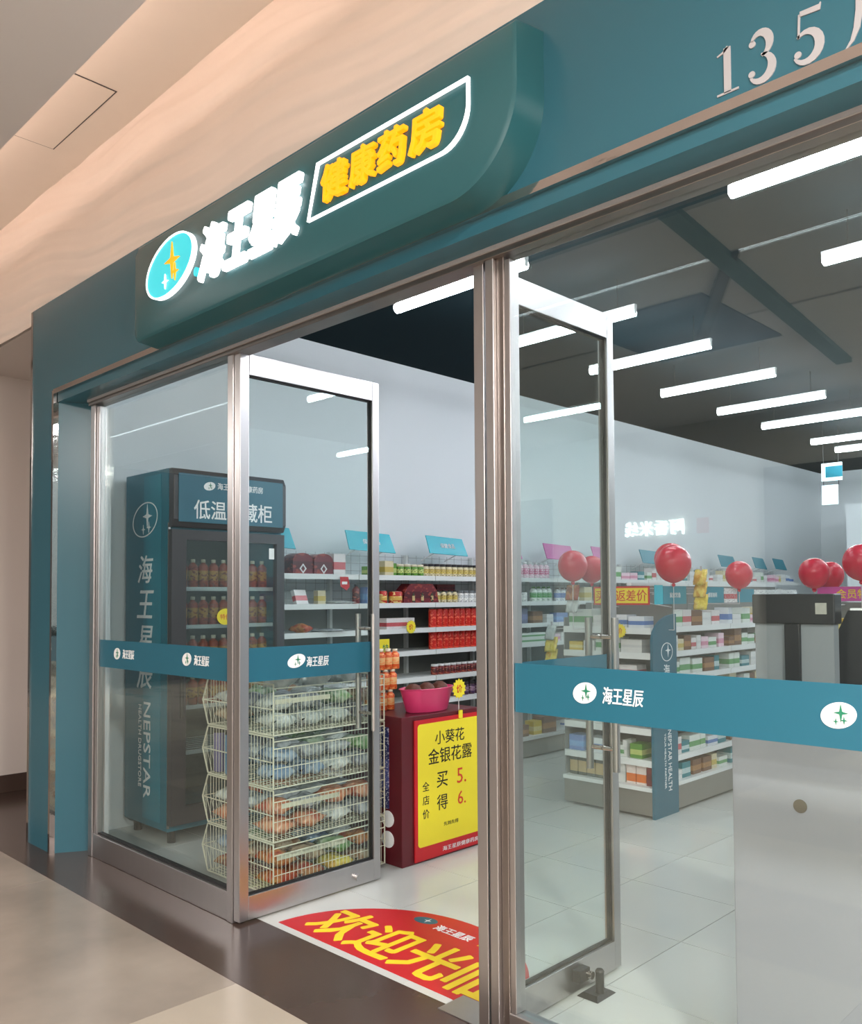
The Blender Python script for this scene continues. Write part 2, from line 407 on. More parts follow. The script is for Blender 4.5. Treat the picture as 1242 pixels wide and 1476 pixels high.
# cove: upper strip of ceiling over the slot, wall above the fascia
cv = thing('ceiling_cove', (0, 0, 0), None, kind='structure')
part('cove_slab', cv, 'cove_plaster', x=(-14, 6), y=(0.9, 2.1), z=(3.93, 3.99))
hatch = [(-4.0, 1.73), (-3.28, 1.73), (-3.28, 1.93), (-4.0, 1.93)]
part('access_panel', cv, 'cove_plaster', x=(-4.72, -3.97), y=(1.62, 1.86), z=(3.926, 3.935))
part('panel_gap', cv, 'dark_grey', x=(-4.728, -3.962), y=(1.612, 1.868), z=(3.9285, 3.9295))
part('cove_back', cv, 'cove_plaster', x=(-14, 6), y=(0.85, 0.9), z=(3.69, 3.99))
# wavy plaster wall above the fascia
wv = MB(); NX, NZ = 520, 90
xs = [-11 + 15.5 * i / NX for i in range(NX + 1)]; zs = [3.15 + 0.79 * j / NZ for j in range(NZ + 1)]
for z in zs:
    for x in xs:
        ph = z + 0.10 * x + 0.035 * math.sin(2.1 * x + 3 * z) + 0.02 * math.sin(5.3 * x + 1.0)
        d = 0.0035 * math.sin(ph * 2 * math.pi / 0.15) + 0.002 * math.sin(ph * 2 * math.pi / 0.071 + 1.7 * math.sin(1.3 * x)) + 0.0008 * math.sin(ph * 2 * math.pi / 0.034 + 2.1 * math.sin(2.3 * x))
        wv.v.append((x, 2.035 + d, z))
for j in range(NZ):
    for i in range(NX):
        a = j * (NX + 1) + i; wv.f.append((a, a + 1, a + NX + 2, a + NX + 1)); wv.m.append(0)
o = wv.build('wall_bulkhead', 'wave_plaster', smooth=False); o.data.polygons.foreach_set('use_smooth', [True] * len(o.data.polygons)); tag(o, None, kind='structure')
struct('wall_bulkhead_back', 'wave_plaster', (-11, 4.5, 2.06, 2.2, 3.21, 3.95))
struct('ceiling_recess', 'cream_wall', (-11, -5.36, 2.06, 5.0, 3.15, 3.2))
wl = struct('wall_recess', 'cream_wall', (-7.6, -6.85, 1.9, 2.66, 0.13, 3.2), (-7.6, -5.36, 2.75, 2.85, 0.13, 3.2))
struct('baseboard_recess', 'dark_stone', (-7.6, -6.84, 1.89, 2.67, 0.0, 0.13), (-7.6, -5.36, 2.74, 2.85, 0, 0.13))

# ---- teal portal
pt = thing('wall_facade', (0, 0, 0), None, kind='structure')
part('fascia_panel', pt, 'teal_fascia', x=(-5.36, 3.0), y=(2.0, 2.2), z=(2.665, 3.205))
MB().prism([(-5.34, 2.0), (-5.02, 2.0), (-4.91, 2.19), (-5.34, 2.19)], 'xy', 0.0, 2.665).build('pillar', 'teal_fascia', pt)
part('soffit_panel', pt, 'teal_fascia', x=(-5.0, 3.0), y=(2.012, 2.2), z=(2.594, 2.665))
part('edge_trim', pt, 'mirror_steel', x=(-5.02, 3.0), y=(1.992, 2.014), z=(2.64, 2.668))
part('edge_trim', pt, 'mirror_steel', x=(-5.032, -5.008), y=(1.990, 2.02), z=(0.0, 2.66))
part('edge_trim', pt, 'mirror_steel', x=(-5.366, -5.34), y=(1.995, 2.19), z=(0.0, 3.2))
part('shop_front_wall', pt, 'white_wall', x=(-5.35, -4.84), y=(2.195, 2.26), z=(0, 3.43))
part('shop_front_wall', pt, 'white_wall', x=(-4.84, 1.9), y=(2.205, 2.26), z=(2.60, 3.43))

# ---- storefront frames, panes and doors
def band_logo(parent, plane, d, out, p, q, lw, tx0, tx1, tq):
    face = '-y' if plane == 'xz' else '+x'
    logo(parent, (p, q, d), plane, lw, 0.062, out, 'ink_white', 'ink_green')
    me = text_mesh('海王星辰', 'ink_white', bold=0.012, ext=0.0012, shear=0.15, size=0.05)
    c = (tx0 + tx1) / 2
    loc = (c, d + out * 0.001, tq) if plane == 'xz' else (d + out * 0.001, c, tq)
    text('lettering', parent, me, loc, face, width=tx1 - tx0)
w1 = thing('window_1', (-4.1, 2.166, 0), None, kind='structure')
part('frame_stile', w1, 'steel', x=(-4.835, -4.785), y=(2.135, 2.195), z=(0, 2.57), bevel=0.003)
part('frame_stile', w1, 'steel', x=(-4.779, -4.745), y=(2.145, 2.19), z=(0.13, 2.55), bevel=0.003)
part('sill_rail', w1, 'steel', x=(-4.785, -3.397), y=(2.14, 2.195), z=(0.0, 0.13), bevel=0.003)
part('gasket', w1, 'rubber', x=(-4.745, -3.397), y=(2.155, 2.18), z=(0.13, 0.14))
part('pane', w1, 'glass', x=(-4.76, -3.39), y=(2.160, 2.172), z=(0.131, 2.56))
bd = part('film_band', w1, 'teal_film', x=(-4.745, -3.40), y=(2.1575, 2.1598), z=(1.068, 1.220), label='teal film strip with white logos across the glass')
band_logo(bd, 'xz', 2.1575, -1, -4.532, 1.149, 0.075, -4.465, -4.335, 1.150)
band_logo(bd, 'xz', 2.1575, -1, -3.789, 1.153, 0.085, -3.72, -3.585, 1.152)
part('frame_post', w1, 'steel', x=(-3.397, -3.352), y=(2.135, 2.20), z=(0, 2.57), bevel=0.003)
hd = thing('trim_3', (-2, 2.166, 2.55), None, kind='structure')
part('header_rail', hd, 'steel_dark', x=(-4.835, 1.8), y=(2.12, 2.20), z=(2.56, 2.590), bevel=0.002)
part('header_lip', hd, 'digit_silver', x=(-4.835, 1.8), y=(2.112, 2.125), z=(2.580, 2.597))

w2 = thing('window_2', (-0.2, 2.166, 0), None, kind='structure')
part('frame_post', w2, 'steel', x=(-1.833, -1.797), y=(2.13, 2.20), z=(0, 2.57), bevel=0.003)
part('frame_post', w2, 'steel_dark', x=(-1.797, -1.765), y=(2.145, 2.20), z=(0, 2.57), bevel=0.003)
part('frame_stile', w2, 'steel', x=(-1.765, -1.742), y=(2.148, 2.195), z=(0.13, 2.55), bevel=0.002)
part('sill_rail', w2, 'steel', x=(-1.765, 1.75), y=(2.14, 2.195), z=(0, 0.13), bevel=0.003)
part('frame_post', w2, 'steel', x=(1.7, 1.8), y=(2.13, 2.20), z=(0, 2.57), bevel=0.003)
part('pane', w2, 'glass', x=(-1.75, 1.71), y=(2.160, 2.172), z=(0.131, 2.56))
bd = part('film_band', w2, 'teal_film', x=(-1.742, 1.70), y=(2.1575, 2.1598), z=(1.080, 1.236), label='teal film strip with white logos across the wide pane')
for k in range(3):
    dx = 0.725 * k
    band_logo(bd, 'xz', 2.1575, -1, -1.477 + dx, 1.160, 0.084, -1.414 + dx, -1.279 + dx, 1.158)

def door(name, xc, y0, y1, side):
    d = thing(name, (xc, (y0 + y1) / 2, 0), None, kind='structure'); t = 0.0225; x = (xc - t, xc + t)
    part('stile', d, 'steel', x=x, y=(y0, y0 + 0.05), z=(0.012, 2.565), bevel=0.003)
    part('stile', d, 'steel', x=x, y=(y1 - 0.045, y1), z=(0.012, 2.565), bevel=0.003)
    part('rail', d, 'steel', x=x, y=(y0 + 0.05, y1 - 0.045), z=(2.468, 2.565), bevel=0.002)
    part('rail', d, 'steel', x=x, y=(y0 + 0.05, y1 - 0.045), z=(0.012, 0.118), bevel=0.002)
    part('pane', d, 'door_glass', x=(xc - 0.005, xc + 0.005), y=(y0 + 0.048, y1 - 0.043), z=(0.116, 2.47))
    ga = MB()
    for (a, b, c, e) in ((y0 + 0.05, y0 + 0.056, 0.118, 2.468), (y1 - 0.051, y1 - 0.045, 0.118, 2.468), (y0 + 0.05, y1 - 0.045, 0.118, 0.124), (y0 + 0.05, y1 - 0.045, 2.462, 2.468)):
        ga.box(xc - 0.01, xc + 0.01, a, b, c, e)
    ga.build('gasket', 'rubber', d)
    yh = y1 - 0.075
    for s in (-1, 1):
        h = MB().tube((xc + s * 0.06, yh, 0.775), (xc + s * 0.06, yh, 1.365), 0.0145, 14).build('pull_handle', 'steel', d, smooth=True)
        for z in (0.86, 1.29): MB().tube((xc + s * 0.004, yh, z), (xc + s * 0.06, yh, z), 0.009, 10).build('standoff', 'mirror_steel', h, smooth=True)
    b = part('film_band', d, 'teal_film', x=(xc + 0.0052, xc + 0.0075), y=(y0 + 0.05, y1 - 0.045), z=(1.068, 1.222), label='teal film strip with white logo across the door glass')
    return d, b
d1, b1 = door('door_1', -3.327, 2.142, 2.985, 1)
band_logo(b1, 'yz', -3.327 + 0.0075, 1, 2.466, 1.150, 0.105, 2.525, 2.66, 1.142)
lk = MB().tube((-3.305, 2.825, 0.055), (-3.285, 2.825, 0.055), 0.018, 16).build('lock_cylinder', 'steel', d1, smooth=True)
d2, b2 = door('door_2', -1.873, 2.142, 2.93, -1)
part('door_catch', d2, 'black_plastic', x=(-1.85, -1.815), y=(2.60, 2.665), z=(0.055, 0.10), bevel=0.003)
MB().tube((-1.815, 2.65, 0.078), (-1.795, 2.65, 0.078), 0.014, 12).build('catch_magnet', 'mirror_steel', d2, smooth=True)

# ================================================================== SIGN ON THE FASCIA
sg = thing('shop_sign', (-2.6, 2.0, 2.655), 'long teal rounded sign box with glowing white and orange characters on the fascia', 'sign')
def sign_outline(off):
    x0, x1, z0, z1, rr = -3.80 + off, -1.498 - off, 2.655 + off, 3.10 - off, 0.27
    pts = [(x0 + 0.03, z1), (x0, z1 - 0.03), (x0, z0 + 0.03), (x0 + 0.03, z0)]
    pts += [(x1 - rr + rr * math.sin(R(90) * k / 36), z0 + rr - rr * math.cos(R(90) * k / 36)) for k in range(37)]
    pts += [(x1, z1)]
    return pts
body = MB(); n = len(sign_outline(0)); lev = [(0.012, 1.88), (0.0, 1.888), (-0.012, 2.0)]
vs = []
for off, y in lev: vs += [(p, y, q) for p, q in sign_outline(off)]
body.add(vs, [tuple(range(n))] + [(i * n + k, i * n + (k + 1) % n, (i + 1) * n + (k + 1) % n, (i + 1) * n + k) for i in range(2) for k in range(n)])
body.build('sign_box', 'teal_sign', sg, smooth=True)
el = ellipse(-3.435, 2.916, 0.205, 0.120, 48, tilt=0.22)
dk = MB().prism(el, 'xz', 1.88, 1.862).build('logo_disc', 'cyan_glow', sg, bevel=0.0)
ring(MB(), ellipse(-3.435, 2.916, 0.210, 0.125, 48, tilt=0.22), ellipse(-3.435, 2.916, 0.202, 0.117, 48, tilt=0.22), 'xz', 1.88, 1.858).build('rim', 'letter_glow', dk)
for sx, sz, r, mm in ((0.03, 0.018, 0.082, 'orange_glow'), (0.055, -0.038, 0.04, 'orange_glow'), (-0.03, -0.062, 0.034, 'letter_glow')):
    MB().prism(star4(-3.435 + sx, 2.916 + sz, r, 0.2), 'xz', 1.862, 1.856).build('star', mm, dk)
MB().prism(ellipse(-3.222, 2.835, 0.017, 0.02, 20), 'xz', 1.88, 1.868).build('round_mark', 'cyan_glow', sg)
# white slanted characters
for ch, xa, xb in (('海', -3.185, -2.995), ('王', -2.995, -2.815), ('星', -2.815, -2.655), ('辰', -2.66, -2.485)):
    me = text_mesh(ch, 'letter_glow', bold=0.034, ext=0.011, shear=0.28, size=0.228)
    text('character', sg, me, ((xa + xb) / 2, 1.868, 2.888), '-y', width=(xb - xa) * 1.06)
# outline frame: slanted left end, round lower right corner
def frame_pts(o):
    x0, x1, z0, z1, rr = -2.452 + o, -1.668 - o, 2.806 + o, 3.002 - o, 0.115
    return [(x0 + 0.056, z1), (x0 - o * 0.6, z0)] + [(x1 - rr + rr * math.sin(R(90) * k / 10), z0 + rr - rr * math.cos(R(90) * k / 10)) for k in range(11)] + [(x1, z1)]
ring(MB(), frame_pts(0.0), frame_pts(0.0065), 'xz', 1.88, 1.868).build('outline_frame', 'letter_glow', sg)
for ch, xa, xb in (('健', -2.362, -2.222), ('康', -2.210, -2.078), ('药', -2.066, -1.934), ('房', -1.918, -1.775)):
    me = text_mesh(ch, 'orange_glow', bold=0.026, ext=0.010, shear=0.06, size=0.128)
    text('character', sg, me, ((xa + xb) / 2, 1.869, 2.906), '-y', width=xb - xa)

# unit number on the fascia: serif digits as thick and thin strokes
def stroke(mb, pts, ws, y0, y1):
    L_, R_ = [], []
    for i, (x, z) in enumerate(pts):
        a = pts[max(i - 1, 0)]; b = pts[min(i + 1, len(pts) - 1)]
        d = Vector((b[0] - a[0], b[1] - a[1])).normalized(); nn = Vector((-d.y, d.x)) * ws[i] / 2
        L_.append((x + nn.x, z + nn.y)); R_.append((x - nn.x, z - nn.y))
    k = len(pts)
    for i in range(k - 1): mb.prism([L_[i], L_[i + 1], R_[i + 1], R_[i]], 'xz', y0, y1)
def arc(cx, cz, rx, rz, a0, a1, n=16): return [(cx + rx * math.cos(R(a0 + (a1 - a0) * i / n)), cz + rz * math.sin(R(a0 + (a1 - a0) * i / n))) for i in range(n + 1)]
def wprof(n, lo, hi): return [lo + (hi - lo) * math.sin(math.pi * i / n) for i in range(n + 1)]
un = thing('unit_number', (-0.8, 2.0, 2.68), 'silver serif number 135 on the teal fascia above the right pane', 'number')
ya, yb = 2.0, 1.997
S = 0.118
def digit(x, z, draw):
    mb = MB(); draw(mb, lambda p: [(x + a * S, z + b * S) for a, b in p], S); mb.build('digit', 'digit_silver', un)
def d_one(mb, T, s):
    stroke(mb, T([(0.28, 0.02), (0.28, 0.98)]), [0.15 * s] * 2, ya, yb)
    stroke(mb, T([(0.05, 0.02), (0.52, 0.02)]), [0.045 * s] * 2, ya, yb)
    stroke(mb, T([(0.06, 0.86), (0.2, 0.9), (0.30, 0.99)]), [0.03 * s, 0.05 * s, 0.06 * s], ya, yb)
def d_three(mb, T, s):
    p = arc(0.25, 0.73, 0.20, 0.25, 150, -80); stroke(mb, T(p), [q * s for q in wprof(16, 0.04, 0.17)], ya, yb)
    p = arc(0.25, 0.25, 0.24, 0.27, 85, -150); stroke(mb, T(p), [q * s for q in wprof(16, 0.04, 0.18)], ya, yb)
    for c in ((0.09, 0.80), (0.07, 0.18)): mb.prism(T(ellipse(c[0], c[1], 0.07, 0.07, 14)), 'xz', ya, yb)
def d_five(mb, T, s):
    stroke(mb, T([(0.12, 0.98), (0.50, 0.95), (0.52, 1.04)]), [0.10 * s, 0.12 * s, 0.02 * s], ya, yb)
    stroke(mb, T([(0.11, 0.98), (0.09, 0.50)]), [0.04 * s] * 2, ya, yb)
    p = arc(0.23, 0.28, 0.26, 0.30, 130, -150); stroke(mb, T(p), [q * s for q in wprof(16, 0.04, 0.18)], ya, yb)
    mb.prism(T(ellipse(0.07, 0.18, 0.07, 0.07, 14)), 'xz', ya, yb)
digit(-0.958, 2.688, d_one); digit(-0.872, 2.686, d_three); digit(-0.762, 2.684, d_five)
def d_hook(mb, T, s):
    stroke(mb, T([(0.0, 0.0), (0.13, 0.14), (0.22, 0.36), (0.27, 0.70), (0.28, 1.12)]), [0.02 * s, 0.07 * s, 0.12 * s, 0.13 * s, 0.13 * s], ya, yb)
    stroke(mb, T([(0.34, 1.09), (0.95, 1.09)]), [0.05 * s] * 2, ya, yb)
    stroke(mb, T([(0.96, 1.14), (0.96, 0.0)]), [0.13 * s] * 2, ya, yb)
    for q in (0.75, 0.42): stroke(mb, T([(0.34, q), (0.95, q)]), [0.045 * s] * 2, ya, yb)
digit(-0.650, 2.668, d_hook)

# ================================================================== LIGHTS
# warm strip lying in the cove slot
cs = thing('cove_light', (-3, 1.36, 3.77), 'warm glowing light strip hidden in the ceiling cove above the sign', 'light')
part('led_strip', cs, 'cove_glow', x=(-12, 5), y=(1.36, 1.385), z=(3.765, 3.79))
ln_rows = [3.535, 4.615, 5.61, 6.70, 7.76, 8.76, 10.09, 10.85, 12.3, 13.8]
cols = [(-3.745, -2.76), (-1.63, -0.64), (0.5, 1.5)]
ords = ['first', 'second', 'third', 'fourth', 'fifth', 'sixth', 'seventh', 'eighth', 'ninth', 'tenth', 'eleventh', 'twelfth', 'thirteenth', 'fourteenth', 'fifteenth', 'sixteenth']
for j, y in enumerate(ln_rows):
    for i, (xa, xb) in enumerate(cols):
        if i == 2 and j not in (0, 1, 3, 5): continue
        if j > 7 and i == 1: continue
        t = thing('linear_light', ((xa + xb) / 2, y, 3.432), f'white ceiling tube light, {ords[j]} row from the doors, ' + ('left column' if i == 0 else 'column over the counter' if i == 1 else 'right wall column'), 'light', 'tube lights of the shop ceiling')
        MB().tube((xa, y, 3.2), (xb, y, 3.2), 0.029, 12).build('tube', 'tube_glow', t, smooth=True)
        hb = MB().box(xa - 0.01, xb + 0.01, y - 0.014, y + 0.014, 3.229, 3.245)
        for x in (xa, xb): hb.box(x - 0.008, x + 0.008, y - 0.014, y + 0.014, 3.185, 3.23)
        hb.build('housing', 'white_metal', t)
        for x in (xa + 0.12, xb - 0.12): MB().tube((x, y, 3.245), (x, y, 3.432), 0.003, 5).build('hanger', 'wire_dark', t)
# walkway downlights (the lamps set at the top sit in these)
for k, (x, y, wh) in enumerate([(1.6, 0.2, 'behind the viewer'), (1.6, -2.6, 'near the far side, right'), (4.6, 0.2, 'far right'), (4.6, -2.6, 'far right by the opposite shop'), (-10.5, -3.4, 'far left'), (-1.2, -4.8, 'added to brighten the opposite side')]):
    t = thing('downlight', (x, y, 3.69), f'round recessed downlight in the grey walkway ceiling, {wh}', 'light', 'walkway downlights')
    MB().lathe((x, y, 3.675), [(0.27, 0), (0.29, 0.004), (0.29, 0.0149)], 28).build('bezel', 'white_metal', t)
    MB().lathe((x, y, 3.6735), [(0.24, 0), (0.24, 0.002)], 28).build('diffuser', 'downlight_glow', t)
# hanging direction sign deep in the shop
t = thing('hanging_sign', (-3.68, 10.5, 3.432), 'small teal and white sign hanging from the ceiling at the back of the shop', 'sign')
part('upper_panel', t, 'panel_glow', x=(-3.79, -3.56), y=(10.49, 10.51), z=(2.79, 3.0))
part('teal_panel', t, 'teal_card', x=(-3.74, -3.55), y=(10.48, 10.489), z=(2.83, 2.96))
part('lower_panel', t, 'panel_glow', x=(-3.79, -3.61), y=(10.49, 10.51), z=(2.51, 2.74))
for x in (-3.77, -3.6): MB().tube((x, 10.5, 2.74), (x, 10.5, 3.432), 0.004, 5).build('hanger', 'wire_dark', t)

# ================================================================== OPPOSITE SIDE OF THE WALKWAY (seen in the glass)
struct('wall_opposite', 'opposite_wall', (-14, 6, -6.2, -6.0, 0, 3.76))
t = thing('opposite_sign', (-5.8, -6.0, 2.25), 'glowing white noodle shop lettering reflected in the right pane', 'sign')
for k, ch in enumerate('阿香米线'):
    text('character', t, text_mesh(ch, 'sign_glow', bold=0.015, ext=0.01, size=0.2), (-5.585 - 0.225 * k, -5.98, 2.355), '+y')
part('seal', t, 'ink_red', x=(-5.30, -5.14), y=(-6.0, -5.98), z=(2.25, 2.45))
for k, (a, b, z0, z1) in enumerate(((-13.5, -10.2, 0.1, 3.3), (-9.8, -7.6, 0.1, 2.9), (-4.4, -2.9, 0.1, 3.0))):
    o = struct('window_%d' % (k + 3), 'opposite_dark', (a, b, -6.0, -5.96, z0, z1))

# ================================================================== PRODUCTS: shared meshes
def box_mesh(m):        # unit box, base at z 0
    return MB().box(-0.5, 0.5, -0.5, 0.5, 0, 1).mesh('carton', m)
BOXM = {m: box_mesh(m) for m in PK + ['pack_maroon', 'pack_orange_fruit', 'pack_gold_dark', 'tin_red_gold']}
def bottle_mesh(body, cap, h, r, neck=0.4, sh=0.72, n=12):
    mb = MB(); mb.lathe((0, 0, 0), [(r * 0.9, 0), (r, h * 0.03), (r, h * sh), (r * 0.85, h * (sh + 0.06)), (r * neck, h * (sh + 0.14)), (r * neck, h * 0.9)], n)
    mb.mi = 1; mb.lathe((0, 0, 0), [(r * neck * 1.15, h * 0.88), (r * neck * 1.15, h * 0.99), (r * neck, h)], n)
    return mb.mesh('bottle', [body, cap], smooth=True)
def jar_mesh(body, cap, h, r, n=12):
    mb = MB(); mb.lathe((0, 0, 0), [(r * 0.92, 0), (r, h * 0.06), (r, h * 0.74), (r * 0.88, h * 0.8)], n)
    mb.mi = 1; mb.lathe((0, 0, 0), [(r * 0.95, h * 0.8), (r * 0.95, h * 0.98), (r * 0.9, h)], n)
    return mb.mesh('jar', [body, cap], smooth=True)
def can_mesh(body, h, r, n=14):
    mb = MB(); mb.lathe((0, 0, 0), [(r * 0.88, 0), (r, h * 0.05), (r, h * 0.9), (r * 0.86, h * 0.97)], n)
    mb.mi = 1; mb.lathe((0, 0, 0), [(r * 0.86, h * 0.97), (r * 0.86, h)], n)
    return mb.mesh('can', [body, 'steel'], smooth=True)
def bag_mesh(m, seed, w=0.2, d=0.15, h=0.05):
    rr = random.Random(seed); N = 9; mb = MB(); top, bot = [], []
    ph = [rr.uniform(0, 6.28) for _ in range(4)]
    for sgn, lst in ((1, top), (-1, bot)):
        for i in range(N + 1):
            for j in range(N + 1):
                u, v = i / N * 2 - 1, j / N * 2 - 1
                fz = max(0, 1 - u ** 4) ** 0.6 * max(0, 1 - v ** 2) ** 0.5
                wob = 1 + 0.25 * math.sin(3 * u + ph[0]) * math.cos(4 * v + ph[1]) + 0.15 * math.sin(7 * u * v + ph[2])
                x = u * w / 2 * (1 - 0.06 * v * v); y = v * d / 2 * (1 - 0.1 * fz)
                z = sgn * h / 2 * fz * wob + 0.006 * math.sin(9 * v + ph[3]) * (abs(u) ** 6)
                mb.v.append((x, y, z + h * 0.5))
    M = (N + 1) ** 2
    for s_ in (0, 1):
        for i in range(N):
            for j in range(N):
                a = s_ * M + i * (N + 1) + j; mb.f.append((a, a + 1, a + N + 2, a + N + 1)); mb.m.append(0)
    me = mb.mesh('snack_bag', m, smooth=True)
    bm = bmesh.new(); bm.from_mesh(me); bmesh.ops.remove_doubles(bm, verts=bm.verts, dist=0.0006); bmesh.ops.recalc_face_normals(bm, faces=bm.faces); bm.to_mesh(me); bm.free()
    return me
BAG = {m: bag_mesh(m, i) for i, m in enumerate(['bag_white', 'bag_blue', 'bag_green', 'bag_orange', 'bag_red', 'bag_grey', 'bag_brown', 'bag_yellow'])}

# ================================================================== WALL SHELVING
ST = [1.615, 1.400, 1.200, 1.022, 0.812, 0.620, 0.19]
YJ = [3.36 + 0.82 * k for k in range(11)]      # joints between the shelf units
YJ = [3.37, 4.17, 4.985, 5.82, 6.65, 7.48, 8.31, 9.14, 9.97, 10.8, 11.63, 12.46]
def shelf_unit(y0, y1, k):
    t = thing('wall_shelf', (-5.02, (y0 + y1) / 2, 0), f'white wall shelving bay, {ords[k] if k < 10 else "eleventh"} along the left wall from the refrigerator', 'shelf', 'wall shelving bays')
    part('back_panel', t, 'shelf_back', x=(-5.24, -5.225), y=(y0 + 0.002, y1 - 0.002), z=(0.17, 1.40))
    g = MB()
    for z in (1.44, 1.50, 1.56, 1.66, 1.72, 1.78): g.tube((-5.2, y0 + 0.01, z), (-5.2, y1 - 0.01, z), 0.0016, 4)
    for i in range(9):
        y = y0 + 0.04 + (y1 - y0 - 0.08) * i / 8; g.tube((-5.2, y, 1.40), (-5.2, y, 1.80), 0.0016, 4)
    g.build('wire_back', 'wire_grey', t)
    part('upright', t, 'white_metal', x=(-5.235, -5.19), y=(y0 + 0.003, y0 + 0.028), z=(0, 1.8))
    for i, z in enumerate(ST[:-1]):
        s = part('shelf_board', t, 'white_metal', x=(-5.22, -4.855), y=(y0 + 0.004, y1 - 0.004), z=(z - 0.02, z))
        part('price_rail', s, 'white_metal', x=(-4.855, -4.842), y=(y0 + 0.004, y1 - 0.004), z=(z - 0.034, z + 0.004))
    part('base_deck', t, 'white_metal', x=(-5.22, -4.79), y=(y0 + 0.004, y1 - 0.004), z=(0.16, 0.19))
    part('kick_plate', t, 'shelf_base', x=(-5.2, -4.80), y=(y0 + 0.004, y1 - 0.004), z=(0.015, 0.16))
    return t
for k in range(len(YJ) - 1): shelf_unit(YJ[k], YJ[k + 1], k)

def row(name, me, ys, z, x, label, cat, group, sc=(1, 1, 1), rz=0.0, jit=0.004):
    for k, y in enumerate(ys): put(name, me, (x + random.uniform(-jit, jit), y, z + 0.0005), label + f', {ords[k]} from the left', cat, group, rz=rz + random.uniform(-0.05, 0.05), sc=sc)
def lins(a, b, n): return [a + (b - a) * (i + 0.5) / n for i in range(n)]
def carton(m, y, z, x, sy, sx, sz, label, group=None, name='carton', cat='box', rz=0.0, ry=0.0):
    return put(name, BOXM[m], (x, y, z + 0.0005), label, cat, group, rz=rz, ry=ry, sc=(sx, sy, sz))
XF = -4.93
# -- top shelf
gift = MB().prism([(-0.085, 0), (0.085, 0), (0.085, 0.10)] + [(0.085 * math.cos(R(k * 18)), 0.10 + 0.05 * math.sin(R(k * 18))) for k in range(1, 10)] + [(-0.085, 0.10)], 'yz', -0.06, 0.06).mesh('gift_box', 'pack_maroon')
for y, wh in ((3.675, 'left one beside the refrigerator'), (3.86, 'right one on the top shelf')):
    t = thing('gift_box', (XF, y, ST[0]), f'maroon gift box with arched top, {wh}', 'box', 'arched gift boxes')
    b = bpy.data.objects.new('box_body', gift); COL.objects.link(b); b.parent = t; b.location = (0, 0, 0.0005)
    ring(MB(), [(y + 0.03, 1.655), (y, 1.69), (y - 0.03, 1.655), (y, 1.62)], [(y + 0.018, 1.655), (y, 1.678), (y - 0.018, 1.655), (y, 1.632)], 'yz', XF + 0.0601, XF + 0.063).build('diamond_mark', 'ink_white', t)
carton('pack_white_red', 4.02, ST[0], XF, 0.11, 0.09, 0.155, 'pinkish red upright box at the end of the arched gift boxes', name='tonic_box')
tg = thing('price_flag', (-4.838, 4.02, 1.58), 'red price flag hanging from the top shelf below the pinkish box', 'price tag')
MB().prism([(3.985, 1.60), (4.06, 1.60), (4.075, 1.53), (4.045, 1.50), (3.99, 1.53)], 'yz', -4.84, -4.835).build('flag_card', 'red_card', tg)
part('flag_print', tg, 'ink_white', x=(-4.835, -4.834), y=(4.0, 4.05), z=(1.545, 1.565))
carton('pack_green', 4.36, ST[0], XF, 0.1, 0.09, 0.07, 'small green topped box on the top shelf below the first blue sign')
carton('pack_cream', 4.52, ST[0], XF, 0.09, 0.08, 0.115, 'cream upright box on the top shelf left of the green jars')
carton('pack_green', 4.60, ST[0], XF - 0.03, 0.05, 0.08, 0.10, 'dark green narrow box at the left end of the green jars')
row('jar', jar_mesh('pack_green', 'cap_cream', 0.095, 0.034), [4.67, 4.745, 4.82, 4.895], ST[0], XF, 'green labelled jar on the top wall shelf', 'jar', 'green jars on the top shelf')
row('jar', jar_mesh('pack_cream', 'dark_grey', 0.105, 0.031), [4.955 + 0.068 * k for k in range(13)], ST[0], XF, 'cream jar with dark lid on the top wall shelf', 'jar', 'cream jars on the top shelf')
row('bottle', bottle_mesh('pack_pink', 'ink_white', 0.15, 0.036), lins(6.14, 6.62, 6), ST[0], XF, 'white and pink bottle on the top shelf behind the right door', 'bottle', 'white and pink bottles')
# -- second shelf
carton('pack_white_red', 3.69, ST[1], XF + 0.02, 0.13, 0.03, 0.105, 'white picture pack leaning on the second shelf beside the refrigerator', name='food_pack', rz=0.25, ry=-0.3)
carton('pack_cream', 3.87, ST[1], XF, 0.07, 0.05, 0.10, 'small cream pack standing behind the leaning picture pack', name='food_pack')
put('snack_bag', BAG['bag_white'], (XF, 4.05, ST[1]), 'flat white pack lying on the second shelf left of the blue box', 'bag', sc=(1, 1.3, 0.5), rz=1.5)
put('snack_bag', BAG['bag_grey'], (XF, 3.93, ST[2]), 'flat grey pack lying on the third shelf beside the refrigerator', 'bag', sc=(1, 1.6, 0.5), rz=1.6)
put('snack_bag', BAG['bag_red'], (XF, 3.70, ST[2]), 'small red and white bag on the third shelf beside the refrigerator', 'bag', sc=(0.7, 0.8, 1.2), rz=0.4)
put('bottle', bottle_mesh('jar_dark_red', 'black_plastic', 0.15, 0.03), (XF, 4.215, ST[1]), 'dark red bottle with black cap left of the blue box', 'bottle')
carton('pack_blue', 4.33, ST[1], XF + 0.02, 0.115, 0.08, 0.125, 'bright blue box on the second shelf behind the left door edge', name='blue_box')
put('can', can_mesh('tin_red_gold', 0.10, 0.04), (XF, 4.48, ST[1]), 'red tin left of the round red and gold tin', 'tin')
put('can', can_mesh('tin_red_gold', 0.095, 0.055), (XF + 0.01, 4.61, ST[1]), 'round red and gold tin left of the maroon gift pack', 'tin')
gp = thing('gift_pack', (XF, 4.86, ST[1]), 'large maroon gift pack with sloping shoulders and three bottle windows', 'box')
